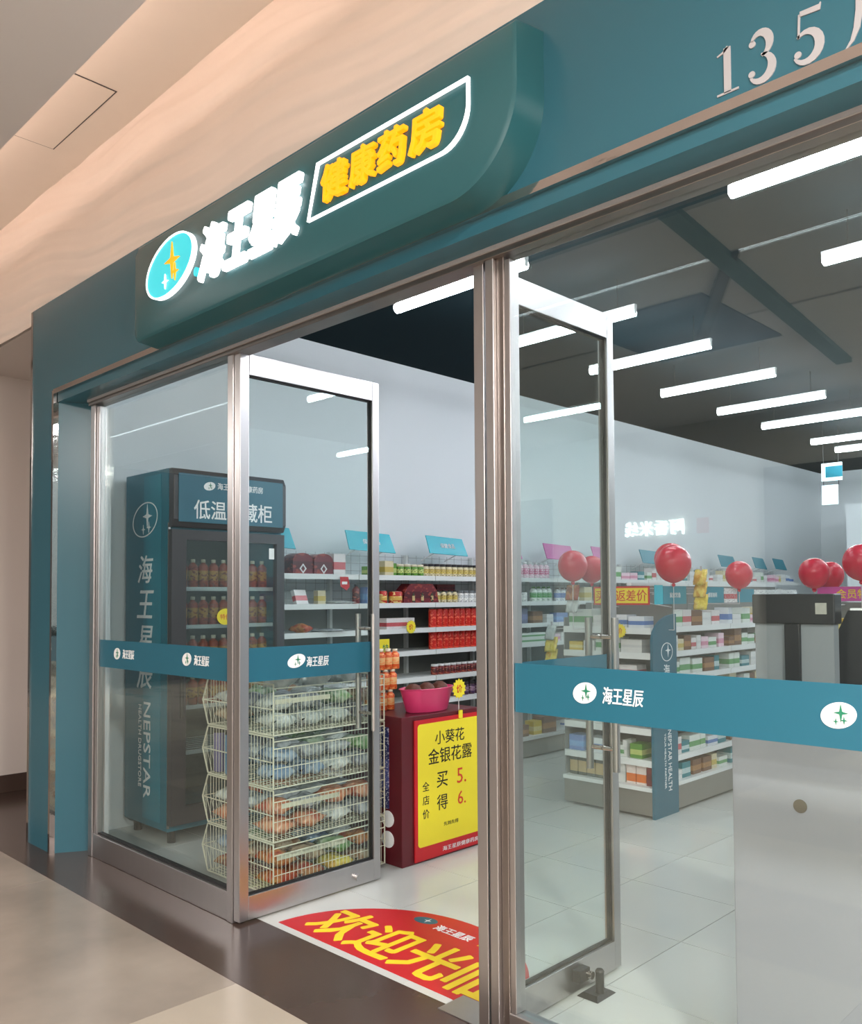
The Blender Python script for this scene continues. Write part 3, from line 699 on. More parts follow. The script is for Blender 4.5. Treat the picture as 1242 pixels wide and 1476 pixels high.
MB().prism([(4.66, 1.4005), (5.06, 1.4005), (5.04, 1.50), (4.99, 1.555), (4.74, 1.555), (4.68, 1.50)], 'yz', XF - 0.06, XF + 0.05).build('pack_body', 'pack_maroon', gp)
for y in (4.77, 4.87, 4.98): MB().prism([(y - 0.014, 1.41), (y + 0.014, 1.41), (y + 0.014, 1.46), (y + 0.006, 1.48), (y - 0.006, 1.48), (y - 0.014, 1.46)], 'yz', XF + 0.05, XF + 0.054).build('bottle_window', 'pack_gold_dark', gp)
carton('pack_maroon', 5.33, ST[1] + 0.10, -5.10, 0.22, 0.1, 0.055, 'dark maroon box lying behind the small bottles on the second shelf')
BOXM['pack_maroon']
row('bottle', bottle_mesh('pack_cream', 'black_plastic', 0.105, 0.026), [5.095, 5.165, 5.235, 5.305], ST[1], XF, 'small dark capped bottle with yellow label on the second shelf', 'bottle', 'yellow labelled small bottles')
row('jar', jar_mesh('pack_white', 'silver_plastic', 0.10, 0.03), [5.375 + 0.064 * k for k in range(6)], ST[1], XF, 'pale grey jar right of the yellow labelled bottles', 'jar', 'pale grey jars')
row('bottle', bottle_mesh('pack_cream', 'black_plastic', 0.105, 0.026), [5.79, 5.86, 5.93], ST[1], XF, 'small yellow labelled bottle behind the right door edge', 'bottle', 'yellow bottles behind the right door edge')
row('jar', jar_mesh('pack_white', 'ink_white', 0.085, 0.03), [6.17, 6.24], ST[1], XF, 'small white jar left of the green topped bottles', 'jar', 'small white jars')
row('bottle', bottle_mesh('pack_white_green', 'pack_green', 0.14, 0.036), [6.385, 6.465, 6.545, 6.62], ST[1], XF, 'white bottle with green top behind the right door', 'bottle', 'green topped white bottles')
row('bottle', bottle_mesh('pack_white_blue', 'dark_grey', 0.13, 0.034), [6.76, 6.84, 6.92], ST[1], XF, 'white and blue dark capped bottle behind the right door', 'bottle', 'white and blue bottles')
carton('pack_teal', 7.02, ST[1], XF, 0.09, 0.07, 0.07, 'small teal box right of the white and blue bottles')
# -- third shelf
carton('pack_white_red', 4.63, ST[2], XF, 0.30, 0.1, 0.085, 'white picture box with a yellow price burst on the third shelf', name='flat_box')
BURST = []
def burst(name, c, r, label, plane='yz', n=14):
    t = thing(name, (c[0], c[1], c[2] - r), label, 'price tag')
    pts = [((c[1] if plane == 'yz' else c[0]) + (r if k % 2 else r * 0.8) * math.cos(math.pi * k / n), c[2] + (r if k % 2 else r * 0.8) * math.sin(math.pi * k / n)) for k in range(2 * n)]
    d = c[0] if plane == 'yz' else c[1]; s = 1 if plane == 'yz' else -1
    MB().prism(pts, plane, d, d + s * 0.003).build('burst_card', 'yellow_card', t)
    me = text_mesh('价', 'ink_red', bold=0.01, ext=0.001, size=r * 0.8)
    BURST.append(t)
    text('price_mark', t, me, (c[0] + 0.0035, c[1], c[2]) if plane == 'yz' else (c[0], c[1] - 0.0035, c[2]), '+x' if plane == 'yz' else '-y')
burst('price_burst', (-4.838, 4.70, 1.215), 0.055, 'yellow burst price tag on the third shelf in front of the white picture box')
can = can_mesh('can_red', 0.155, 0.0335)
for i, nm in ((2, 'third'), (3, 'fourth')):
    row('can', can, [5.035 + 0.0705 * k for k in range(12)], ST[i], XF, f'red drink can on the {nm} wall shelf', 'can', f'red cans on the {nm} shelf')
carton('pack_navy', 6.20, ST[2], XF, 0.09, 0.08, 0.14, 'dark navy box on the third shelf behind the right door')
carton('pack_brown', 6.40, ST[2], XF, 0.14, 0.08, 0.11, 'brown box right of the dark navy box')
carton('pack_white', 6.56, ST[2], XF + 0.02, 0.10, 0.08, 0.08, 'white cube box right of the brown box on the third shelf')
carton('pack_blue', 6.78, ST[2], XF, 0.18, 0.08, 0.09, 'blue and white box right of the white cube box')
# -- lower shelves
pc = thing('price_card', (-4.838, 4.44, 0.99), 'yellow upright price card on the fourth shelf edge right of the left door', 'price tag')
part('card', pc, 'yellow_card', x=(-4.8415, -4.838), y=(4.30, 4.47), z=(0.985, 1.13))
text('card_print', pc, text_mesh('特', 'ink_green', bold=0.01, ext=0.0006, size=0.06), (-4.8375, 4.43, 1.06), '+x')
put('snack_bag', BAG['bag_brown'], (XF, 4.45, ST[3]), 'small dark packet on the fourth shelf left of the empty space', 'bag', rz=1.5, sc=(0.8, 0.8, 0.6))
row('jar', jar_mesh('jar_dark_red', 'ink_white', 0.085, 0.033), [5.06 + 0.07 * k for k in range(11)], ST[4], XF, 'dark red jar with white lid on the fifth shelf', 'jar', 'dark red jars on the fifth shelf')
row('jar', jar_mesh('jar_purple', 'dark_grey', 0.11, 0.034), [5.28 + 0.074 * k for k in range(8)], ST[5], XF, 'purple jar on the sixth wall shelf', 'jar', 'purple jars on the sixth shelf')
for k, (y, h) in enumerate(((6.3, 0.045), (6.3, 0.045))):
    carton('pack_white_green', y, ST[3] + 0.046 * k, XF, 0.44, 0.12, h, ['lower', 'upper'][k] + ' one of two long white and green boxes on the fourth shelf', name='flat_box')
carton('pack_pink', 6.66, ST[3], XF, 0.14, 0.1, 0.07, 'pink box right of the two long white boxes')
carton('pack_white', 6.85, ST[3], XF, 0.2, 0.1, 0.08, 'plain white box on the fourth shelf behind the right door handle')
carton('pack_yellow', 6.30, ST[6], -4.88, 0.12, 0.1, 0.12, 'yellow box on the lowest shelf behind the right door')
carton('pack_brown', 6.47, ST[6], -4.88, 0.2, 0.12, 0.15, 'brown box beside the yellow one on the lowest shelf')
carton('pack_brown', 6.12, ST[6], -4.88, 0.1, 0.1, 0.1, 'small brown box at the left of the yellow one on the lowest shelf')
carton('pack_white_blue', 6.95, ST[6], -4.9, 0.25, 0.12, 0.06, 'white and blue flat box on the lowest shelf')
carton('pack_brown', 5.5, ST[6], -4.88, 0.3, 0.12, 0.12, 'brown box on the lowest shelf behind the yellow poster')
def cname(m): return m.replace('pack_', '').replace('_', ' and ')
# -- far bays: mixed cartons
pal = ['pack_white_blue', 'pack_white_green', 'pack_white_green', 'pack_white', 'pack_white', 'pack_white', 'pack_white_red', 'pack_cream', 'pack_teal', 'pack_pink', 'pack_brown']
for b in range(4, len(YJ) - 1):
    for i in range(0, 5):
        y = max(YJ[b] + 0.03, 7.14); q = 0
        while y < YJ[b + 1] - 0.08:
            wd = random.uniform(0.07, 0.17)
            if y + wd > YJ[b + 1] - 0.02: break
            hh = random.uniform(0.07, 0.14)
            m = random.choice(pal)
            carton(m, y + wd / 2, ST[i], XF, wd - 0.008, 0.1, hh, f'{cname(m)} carton, {ords[i]} shelf of the {ords[b]} wall bay, {ords[q]} from the left', f'cartons on the {ords[i]} wall shelf at the back'); q += 1
            y += wd + random.choice([0, 0.004, 0.06])
# -- tilted header signs standing on the wall shelving
def header_sign(y0, y1, m, label, body=None):
    yc = (y0 + y1) / 2
    t = thing('header_sign', (-5.0, yc, 1.80), label, 'sign', 'header signs on the wall shelving')
    for y in (y0 + 0.1, y1 - 0.08): MB().tube((-5.19, y, 1.76), (-5.0, y, 1.83), 0.005, 6).build('bracket', 'ink_white', t)
    p = MB().add([(-4.985, y0, 1.815), (-4.985, y1, 1.80), (-5.035, y1 - 0.025, 1.95), (-5.035, y0 + 0.0, 1.965), (-4.993, y0, 1.812), (-4.993, y1, 1.797), (-5.043, y1 - 0.025, 1.947), (-5.043, y0, 1.962)],
                 [(0, 1, 2, 3), (7, 6, 5, 4), (0, 4, 5, 1), (1, 5, 6, 2), (2, 6, 7, 3), (3, 7, 4, 0)]).build('sign_card', m, t)
    if body:
        o = text('lettering', t, text_mesh(body, 'ink_white', bold=0.01, ext=0.001, size=0.042), (-5.0075, yc, 1.882), '+x')
        o.rotation_euler = (R(90 - 18.4), 0, R(90))
header_sign(3.345, 3.70, 'cyan_card', 'bright cyan header sign partly behind the refrigerator')
header_sign(4.20, 4.68, 'cyan_card', 'bright cyan header sign behind the left door edge', '保健食品')
header_sign(5.07, 5.54, 'cyan_card', 'bright cyan header sign above the cream jars', '保健食品')
header_sign(5.93, 6.30, 'pink_card', 'pink header sign behind the right door post')
header_sign(6.68, 7.16, 'pink_card', 'purple pink header sign behind the red balloons')
header_sign(7.50, 7.88, 'pink_card', 'pink header sign right of the right door edge', '美妆')
header_sign(8.45, 8.95, 'teal_card', 'dark teal header sign left of the big red balloon')
header_sign(9.05, 9.4, 'teal_card', 'teal header sign right of the big red balloon')
header_sign(10.35, 10.8, 'teal_card', 'teal header sign above the single red balloon')
header_sign(11.36, 11.72, 'teal_card', 'second last teal header sign towards the back')
header_sign(12.02, 12.40, 'teal_card', 'last teal header sign towards the back')

# ================================================================== REFRIGERATOR
fr = thing('display_refrigerator', (-4.91, 2.93, 0), 'tall teal and dark grey display refrigerator with lettered header beside the left pane', 'refrigerator')
x0, x1, y0, y1 = -5.20, -4.66, 2.53, 3.335
cb = MB().box(x0, x0 + 0.04, y0, y1, 0.08, 2.225).box(x0 + 0.04, x1, y0, y0 + 0.04, 0.08, 2.225).box(x0 + 0.04, x1, y1 - 0.04, y1, 0.08, 2.225).box(x0 + 0.04, x1, y0 + 0.04, y1 - 0.04, 1.86, 2.225).box(x0 + 0.04, x1, y0 + 0.04, y1 - 0.04, 0.08, 0.2)
cb.build('cabinet', 'fridge_teal', fr)
part('liner', fr, 'fridge_inner', x=(x0 + 0.041, x0 + 0.045), y=(y0 + 0.041, y1 - 0.041), z=(0.2, 1.86))
part('inner_lamp', fr, 'fridge_glow', x=(x1 - 0.05, x1 - 0.03), y=(y0 + 0.08, y1 - 0.08), z=(1.835, 1.855))
part('corner_trim', fr, 'mirror_steel', x=(x1 - 0.004, x1 + 0.002), y=(y0 - 0.003, y0 + 0.012), z=(0.1, 1.9))
for y in (y0 + 0.06, y1 - 0.06): MB().lathe((x1 - 0.06, y, 0.0), [(0.025, 0), (0.025, 0.08)], 10).build('foot', 'black_plastic', fr)
for x in (x0 + 0.06,): MB().lathe((x, y0 + 0.06, 0.0), [(0.025, 0), (0.025, 0.08)], 10).build('foot', 'black_plastic', fr)
hp = MB().prism([(x1, 1.875), (-4.625, 1.875), (-4.60, 1.92), (-4.60, 2.18), (-4.625, 2.225), (x1, 2.225)], 'xz', y0, y1).build('header_housing', 'fridge_grey', fr, bevel=0.006)
hs = part('header_panel', hp, 'teal_film', x=(-4.60, -4.595), y=(y0 + 0.03, y1 - 0.03), z=(1.905, 2.195), label='teal panel with white lettering')
text('lettering', hp, text_mesh('低温冷藏柜', 'ink_white', bold=0.01, ext=0.001, size=0.115), (-4.5945, 2.94, 1.985), '+x', width=0.56)
text('lettering', hp, text_mesh('海王星辰 健康药房', 'ink_white', bold=0.01, ext=0.001, size=0.042), (-4.5945, 2.985, 2.135), '+x', width=0.33)
logo(hp, (2.765, 2.13, -4.595), 'yz', 0.08, 0.05, 1, 'ink_white', 'ink_green')
dr = MB()
for b in ((y0, y0 + 0.095, 0.12, 1.86), (y1 - 0.06, y1, 0.12, 1.86), (y0 + 0.095, y1 - 0.06, 1.80, 1.86), (y0 + 0.095, y1 - 0.06, 0.12, 0.22)): dr.box(x1, -4.62, b[0], b[1], b[2], b[3])
dro = dr.build('door', 'fridge_grey', fr)
part('door_pane', dro, 'fridge_glass', x=(-4.645, -4.635), y=(y0 + 0.09, y1 - 0.055), z=(0.215, 1.805))
MB().tube((-4.585, y0 + 0.05, 0.75), (-4.585, y0 + 0.05, 1.15), 0.012, 10).build('door_handle', 'black_plastic', dro, smooth=True)
tgm = part('energy_sticker', dro, 'ink_white', x=(-4.6349, -4.634), y=(3.225, 3.265), z=(1.70, 1.77))
FS = [1.515, 1.285, 1.045, 0.80, 0.53]
for z in FS:
    s = MB()
    for k in range(8): s.tube((x0 + 0.05 + 0.06 * k, y0 + 0.05, z - 0.004), (x0 + 0.05 + 0.06 * k, y1 - 0.05, z - 0.004), 0.003, 4)
    s.box(x1 - 0.035, x1 - 0.025, y0 + 0.045, y1 - 0.045, z - 0.02, z + 0.004); s.build('wire_shelf', 'white_metal', fr)
# side lettering (faces the pane)
sd = part('side_panel', fr, 'teal_dark', x=(x0 + 0.24, x1 - 0.09), y=(y0 - 0.003, y0), z=(0.12, 2.2))
ring(MB(), ellipse(-4.945, 1.935, 0.16, 0.105, tilt=0.2), ellipse(-4.945, 1.935, 0.153, 0.098, tilt=0.2), 'xz', y0 - 0.003, y0 - 0.005).build('logo_ring', 'ink_white', sd)
for sx, sz, r in ((0.03, 0.02, 0.075), (0.05, -0.05, 0.035), (-0.02, -0.06, 0.03)):
    MB().prism(star4(-4.945 + sx, 1.935 + sz, r), 'xz', y0 - 0.003, y0 - 0.005).build('star', 'ink_white', sd)
for k, ch in enumerate('海王星辰'):
    text('character', sd, text_mesh(ch, 'ink_white', bold=0.01, ext=0.001, size=0.17, shear=0.2), (-4.935, y0 - 0.004, 1.63 - 0.215 * k), '-y')
text('lettering', sd, text_mesh('NEPSTAR', 'ink_white', bold=0.004, ext=0.001, size=0.085), (-4.905, y0 - 0.004, 0.53), '-y', width=0.58, roll=R(-90))
text('lettering', sd, text_mesh('HEALTH DRUGSTORE', 'ink_white', bold=0.0, ext=0.001, size=0.035), (-4.995, y0 - 0.004, 0.55), '-y', width=0.5, roll=R(-90))
tea = bottle_mesh('bottle_tea', 'cap_cream', 0.175, 0.031)
for i, z in enumerate(FS[:4]):
    for k in range(9):
        put('bottle', tea, (-4.74, 2.665 + 0.072 * k, z + 0.001), f'amber drink bottle on the {ords[i]} refrigerator shelf, {ords[k]} from the left', 'bottle', f'bottles on the {ords[i]} refrigerator shelf', rz=random.uniform(0, 6))
t = thing('price_burst', (-4.63, 2.90, 1.27), 'yellow oval price sticker on the refrigerator glass', 'price tag')
MB().prism(ellipse(2.90, 1.335, 0.058, 0.05, 24), 'yz', -4.6345, -4.632).build('sticker_card', 'yellow_card', t)
text('price_mark', t, text_mesh('特价', 'ink_red', ext=0.0006, size=0.035), (-4.631, 2.90, 1.335), '+x')

# ================================================================== WIRE BASKETS WITH SNACK BAGS
BX0, BX1, BY0, BY1, TH = -4.045, -3.455, 2.43, 3.15, 0.255
def basket_meshes():
    xo = BX0 - 0.055; rim = MB(); g = MB(); rw, gw = 0.0042, 0.0017
    for y in (BY0, BY1):                       # side frames
        P = [(BX0, y, 0.0), (xo, y, 0.125), (BX0, y, TH - 0.010)]
        for a, b in zip(P[:-1], P[1:]): rim.tube(a, b, rw, 6)
        for z in (0.0, 0.125, TH - 0.010): rim.tube((BX0 if z != 0.125 else xo, y, z), (BX1, y, z), rw if z != 0.125 else 0.003, 6)
        rim.tube((BX1, y, 0), (BX1, y, TH - 0.010), rw, 6)
        n = 22
        for k in range(1, n):
            x = BX0 + (BX1 - BX0) * k / n; g.tube((x, y, 0), (x, y, TH - 0.010), gw, 4)
        for k in range(3):
            x = xo + 0.014 + 0.014 * k; g.tube((x, y, 0.125 - 0.125 * (x - xo) / 0.055), (x, y, 0.125 + 0.12 * (x - xo) / 0.055), gw, 4)
    for (x, z) in ((BX0, 0.0), (xo, 0.125), (BX1, 0.0), (BX1, 0.19), (BX1, TH - 0.03)): rim.tube((x, BY0, z), (x, BY1, z), 0.0032, 6)
    g.tube((BX1, BY0, 0.095), (BX1, BY1, 0.095), gw * 1.3, 4)
    n = 30
    for k in range(1, n):
        y = BY0 + (BY1 - BY0) * k / n
        g.tube((BX1, y, 0), (BX1, y, 0.19), gw, 4); g.tube((BX0, y, 0), (xo, y, 0.125), gw, 4); g.tube((BX0, y, 0), (BX1, y, 0), gw, 4)
    for k in range(1, 6):
        x = BX0 + (BX1 - BX0) * k / 6; g.tube((x, BY0, -0.002), (x, BY1, -0.002), gw * 1.3, 4)
    return rim.mesh('basket_rim', 'wire_cream'), g.mesh('basket_grid', 'wire_cream')
rim_me, grid_me = basket_meshes()
tier = ['bottom', 'third', 'second', 'top']
BZ = [0.02 + TH * k for k in range(4)]
for k in range(4):
    t = thing('wire_basket', (0, 0, BZ[k]), 'cream wire basket of snack bags, ' + ['bottom one', 'third from the top', 'second from the top', 'topmost'][k] + ' of the stack', 'basket', 'stacked wire baskets')
    for nm, me in (('rim', rim_me), ('grid', grid_me)):
        o = bpy.data.objects.new(nm, me); COL.objects.link(o); o.parent = t
fills = [['red', 'red', 'yellow', 'brown', 'blue', 'green', 'white', 'red'], ['orange', 'orange', 'white', 'grey', 'white', 'orange', 'grey', 'orange'],
         ['blue', 'blue', 'white', 'grey', 'green', 'grey', 'white', 'green'], ['white', 'white', 'white', 'grey', 'white', 'green', 'white', 'brown']]
ysl = ['nearest the pane', 'second from the pane', 'third from the pane', 'farthest from the pane']
for k in range(4):
    q = 0
    for lay in range(2):
        for ci, x in enumerate((-3.565, -3.76, -3.945)):
            for yi in range(4):
                if lay == 0 and ci == 1: continue
                col = fills[k][(yi + (0 if lay else 3) + ci * 2 + (q % 3 == 0)) % 8] if ci else fills[k][yi + 4 * lay if lay == 0 else (yi * 2 + 1) % 8]
                q += 1
                if k == 2 and ci == 2 and yi == 0: continue
                put('snack_bag', BAG['bag_' + col], (x + random.uniform(-0.006, 0.006), 2.525 + 0.176 * yi + random.uniform(-0.006, 0.006), BZ[k] + 0.020 + lay * 0.090),
                    f'{col} snack bag, {tier[k]} basket, {["lower", "upper"][lay]} layer, {["door side", "middle", "wall side"][ci]}, {ysl[yi]}', 'bag', f'bags in the {tier[k]} basket',
                    rz=random.choice([0, math.pi]) + random.uniform(-0.06, 0.06), sc=(0.91 * random.uniform(0.9, 1), 1.02, random.uniform(1.25, 1.5)), ry=random.uniform(-0.06, 0.06), rx=random.uniform(-0.08, 0.08))
for i, (y, c, a) in enumerate(((2.62, 'white', 0.75), (2.84, 'white', 0.85), (3.03, 'grey', 0.8))):
    put('snack_bag', BAG['bag_' + c], (-3.60, y, BZ[3] + 0.245), f'{c} bag standing up on the top basket, {ords[i]} from the pane', 'bag', 'bags heaped on the top basket', rz=0.1, rx=a, sc=(1.0, 1.15, 1.5))
for k, (y0_, y1_, zz) in enumerate(((2.5, 2.86, 0.19), (2.47, 2.9, 0.20), (2.46, 2.8, 0.19))):
    kk = (1, 0, 3)[k]
    o = MB().box(BX1 - 0.03, BX1 - 0.026, y0_, y1_, BZ[kk] + zz - 0.045, BZ[kk] + zz - 0.022).build('price_strip', 'wire_cream', None, org=(BX1 - 0.028, (y0_ + y1_) / 2, BZ[kk] + zz - 0.05))
    tag(o, f'white price strip inside the {tier[kk]} wire basket', 'price tag')
for x, m, nm in ((-4.005, 'rolls_purple', 'purple'), (-3.90, 'rolls_blue', 'pale blue')):
    t = thing('tumbler', (x, 2.475, BZ[2]), f'tall {nm} tumbler with dark lid standing at the pane side of the wire baskets', 'bottle', 'tall tumblers')
    MB().lathe((x, 2.475, BZ[2] + 0.006), [(0.026, 0), (0.031, 0.01), (0.031, 0.195), (0.028, 0.205)], 16).build('tumbler_body', m, t, smooth=True)
    MB().lathe((x, 2.475, BZ[2] + 0.211), [(0.032, 0), (0.032, 0.012), (0.022, 0.018)], 16).build('lid', 'black_plastic', t, smooth=True)

# ================================================================== CARTON STAND WITH POSTER, TUB, ORANGE BOTTLES
cd = thing('display_carton', (-3.6, 3.5, 0), 'maroon cardboard display box standing behind the left door', 'display box')
part('carton_body', cd, 'maroon_card', x=(-3.86, -3.36), y=(3.19, 3.82), z=(0, 0.80), bevel=0.004)
part('print_panel', cd, 'pack_navy', x=(-3.62, -3.46), y=(3.187, 3.19), z=(0.30, 0.74))
for z in (0.245, 0.135):
    for x in (-3.47, -3.60): MB().prism(ellipse(x, z, 0.048, 0.045, 20), 'xz', 3.186, 3.19).build('round_print', 'ink_white', cd)
ps = thing('poster', (-3.345, 3.55, 0.02), 'yellow handwritten offer poster with red border leaning on the maroon display box', 'poster')
part('poster_board', ps, 'red_card', x=(-3.357, -3.349), y=(3.278, 3.83), z=(0.012, 0.775))
sh = [(3.30, 0.10), (3.805, 0.10)] ; rr = 0.02
def rrect(a, b, c, d, r=0.02, n=5):
    out = []
    for cx, cz, s in ((b - r, d - r, 0), (a + r, d - r, 90), (a + r, c + r, 180), (b - r, c + r, 270)):
        out += [(cx + r * math.cos(R(s + 90 * i / n)), cz + r * math.sin(R(s + 90 * i / n))) for i in range(n + 1)]
    return out
MB().prism(rrect(3.300, 3.812, 0.085, 0.752), 'yz', -3.349, -3.3475).build('poster_sheet', 'yellow_card', ps)
xp = -3.347
def ink(s, y, z, h, wd=None, m='ink_black', bold=0.006, nm='handwriting'): text(nm, ps, text_mesh(s, m, bold=bold, ext=0.0006, size=h), (xp, y, z), '+x', width=wd)
ink('小葵花', 3.555, 0.665, 0.075, 0.24); ink('金银花露', 3.56, 0.565, 0.085, 0.36)
ink('买', 3.49, 0.43, 0.085); ink('5.', 3.65, 0.43, 0.085, m='ink_red', bold=0.0); ink('得', 3.49, 0.305, 0.085); ink('6.', 3.65, 0.305, 0.075, m='ink_red', bold=0.0)
for k, ch in enumerate('全店价'): ink(ch, 3.36, 0.41 - 0.075 * k, 0.05)
ink('先到先得', 3.56, 0.18, 0.022, 0.12, bold=0.0)
ink('海王星辰健康药房', 3.64, 0.045, 0.026, 0.3, m='ink_white', bold=0.0, nm='print')
part('clip', ps, 'yellow_card', x=(-3.349, -3.340), y=(3.63, 3.655), z=(0.755, 0.80))
tb = thing('pink_tub', (-3.475, 3.50, 0.8), 'bright pink plastic tub on the maroon display box', 'tub')
MB().lathe((-3.475, 3.50, 0.802), [(0.115, 0.0), (0.118, 0.004), (0.148, 0.125), (0.156, 0.13), (0.150, 0.133), (0.143, 0.125), (0.112, 0.012), (0.0, 0.012)], 32, sx=0.66, sy=1.28).build('tub_wall', 'pink_plastic', tb, smooth=True)
for y, wh in ((3.39, 'left'), (3.498, 'middle'), (3.606, 'right')):
    o = MB().lathe((-3.475, y, 0.865), [(0.002, 0), (0.03, 0.006), (0.05, 0.03), (0.052, 0.055), (0.04, 0.08), (0.018, 0.095), (0.002, 0.097)], 16).build('dried_fruit_pack', 'brown_nut', None, org=(-3.475, y, 0.865), smooth=True)
    tag(o, f'brown round pack in the pink tub, {wh} of three', 'package', 'brown packs in the pink tub')
burst('price_burst', (-3.368, 3.655, 0.92), 0.058, 'yellow burst price tag at the right of the pink tub')
MB().tube((-3.370, 3.655, 0.80), (-3.370, 3.655, 0.87), 0.003, 6).build('tag_stick', 'stick_white', BURST[-1])
ob = bottle_mesh('bottle_orange', 'cap_cream', 0.115, 0.027, neck=0.5)
for lay in range(3):
    for i in range(3):
        for j in range(2):
            put('bottle', ob, (-3.665 - 0.058 * j, 3.275 + 0.02 * lay + 0.057 * i, 0.8015 + 0.116 * lay), f'orange drink bottle, {["lowest", "middle", "upper"][lay]} layer of the pile, {["front", "rear"][j]} row, {ords[i]} from the left', 'bottle', 'pile of orange bottles on the display box')

# ================================================================== WELCOME FLOOR STICKER, FLOOR PLATE, DOOR STOP
ms = thing('welcome_sticker', (-2.58, 2.55, 0), 'red half round welcome sticker with yellow characters on the shop floor inside the doors', 'floor sticker')
MB().prism([(-2.58 + 0.635 * math.cos(R(180 * k / 40)), 2.288 + 0.575 * math.sin(R(180 * k / 40))) for k in range(41)], 'xy', 0.0006, 0.0016).build('sticker_sheet', 'red_card', ms)
for k, ch in enumerate('欢迎光临'):
    o = text('character', ms, text_mesh(ch, 'yellow_ink', bold=0.022, ext=0.0004, size=0.30, shear=-0.0), (-2.985 + 0.275 * k, 2.475, 0.002), '+z', width=0.265)
o = text('lettering', ms, text_mesh('海王星辰', 'ink_white', bold=0.02, ext=0.0004, size=0.058), (-2.56, 2.735, 0.002), '+z', width=0.21)
o = text('lettering', ms, text_mesh('健康药房', 'yellow_ink', bold=0.01, ext=0.0004, size=0.045), (-2.32, 2.725, 0.002), '+z', width=0.17)
e = MB().prism(ellipse(-2.75, 2.755, 0.06, 0.035, 28, 0.2), 'xy', 0.0016, 0.0021).build('logo', 'teal_film', ms)
MB().prism(star4(-2.74, 2.758, 0.025), 'xy', 0.0021, 0.0025).build('star', 'ink_white', e)
o = MB().box(-2.14, -1.86, 2.20, 2.335, 0.0005, 0.004).build('floor_plate', 'steel', None, org=(-2.0, 2.268, 0)); tag(o, 'flat steel floor spring plate below the right door hinge', 'plate')
ds = thing('door_stop', (-1.80, 2.68, 0), 'small black floor door stop at the foot of the right door', 'door stop')
MB().add([(-1.845, 2.62, 0.001), (-1.755, 2.62, 0.001), (-1.755, 2.74, 0.001), (-1.845, 2.74, 0.001), (-1.83, 2.64, 0.014), (-1.77, 2.64, 0.014), (-1.77, 2.72, 0.014), (-1.83, 2.72, 0.014)],
         [(0, 3, 2, 1), (4, 5, 6, 7), (0, 1, 5, 4), (1, 2, 6, 5), (2, 3, 7, 6), (3, 0, 4, 7)]).build('base_plate', 'black_plastic', ds)
MB().lathe((-1.785, 2.68, 0.013), [(0.018, 0), (0.016, 0.01), (0.016, 0.07), (0.017, 0.075), (0.012, 0.082)], 16).build('post', 'black_plastic', ds, smooth=True)

# ================================================================== ISLAND SHELVING
GS = [1.235, 1.07, 0.905, 0.74, 0.575, 0.37, 0.20]
ec = thing('end_cap_shelf', (-3.245, 5.15, 0), 'white end shelf of the left island unit with teal side board', 'shelf')
EX0, EX1, EY0, EY1 = -3.6, -2.905, 5.0, 5.30
part('back_panel', ec, 'shelf_back', x=(EX0, EX1), y=(EY1 - 0.015, EY1), z=(0.02, 1.40))
for z in GS[:-1]:
    s = part('shelf_board', ec, 'white_metal', x=(EX0 + 0.003, EX1 - 0.003), y=(EY0 + 0.012, EY1 - 0.016), z=(z - 0.02, z))
    part('price_rail', s, 'white_metal', x=(EX0 + 0.003, EX1 - 0.003), y=(EY0, EY0 + 0.012), z=(z - 0.040, z + 0.003))
part('base_deck', ec, 'white_metal', x=(EX0, EX1), y=(EY0 - 0.02, EY1 - 0.016), z=(0.175, 0.20))
part('kick_plate', ec, 'shelf_base', x=(EX0 + 0.005, EX1), y=(EY0 - 0.01, EY1), z=(0.02, 0.175))
part('side_panel', ec, 'shelf_back', x=(EX0 - 0.008, EX0), y=(EY0 + 0.02, EY1), z=(0.02, 1.30))
pts = [(EY0 - 0.01, 0.0), (EY1, 0.0), (EY1, 1.325)] + [(EY1 - 0.31 * math.sin(R(90) * k / 12), 1.145 + 0.18 * math.cos(R(90) * k / 12)) for k in range(1, 13)]
sb = MB().prism(pts, 'yz', -2.905, -2.885).build('side_board', 'teal_film', ec); sb['label'] = 'teal board with rounded top and white lettering'
ring(MB(), ellipse(5.17, 1.075, 0.075, 0.062, 32), ellipse(5.17, 1.075, 0.070, 0.057, 32), 'yz', -2.885, -2.8835).build('logo_ring', 'ink_white', sb)
MB().prism(star4(5.185, 1.085, 0.045), 'yz', -2.885, -2.8835).build('star', 'ink_white', sb)
for k, ch in enumerate('海王星辰'):
    text('character', sb, text_mesh(ch, 'ink_white', bold=0.01, ext=0.0008, size=0.075), (-2.8845, 5.165, 0.955 - 0.10 * k), '+x')
text('lettering', sb, text_mesh('NEPSTAR HEALTH', 'ink_white', bold=0.0, ext=0.0008, size=0.045), (-2.8845, 5.19, 0.36), '+x', width=0.40, roll=R(-90))
text('lettering', sb, text_mesh('YOUR HEALTH PARTNER', 'ink_white', bold=0.0, ext=0.0008, size=0.02), (-2.8845, 5.13, 0.36), '+x', width=0.36, roll=R(-90))
def ecart(m, x, z, wx, h, label, group=None, d=0.12, y=5.10): return put('carton', BOXM[m], (x, y, z + 0.0005), label, 'box', group, sc=(wx, d, h))
for k, x in enumerate(lins(-3.585, -3.30, 4)): ecart('pack_gold_dark', x, GS[6], 0.064, 0.14, f'dark carton with gold label at the foot of the island end, {ords[k]} from the left', 'gold labelled cartons')
ecart('pack_white_red', -3.25, GS[6], 0.07, 0.12, 'white carton with red print beside the gold labelled cartons')
ecart('pack_white', -3.17, GS[6], 0.07, 0.12, 'plain white carton at the foot of the island end shelf')
for k, x in enumerate((-3.09, -3.013)): ecart('pack_orange_fruit', x, GS[6], 0.07, 0.135, f'white carton with orange fruit picture at the island foot, {["left", "right"][k]} of two', 'orange fruit cartons')
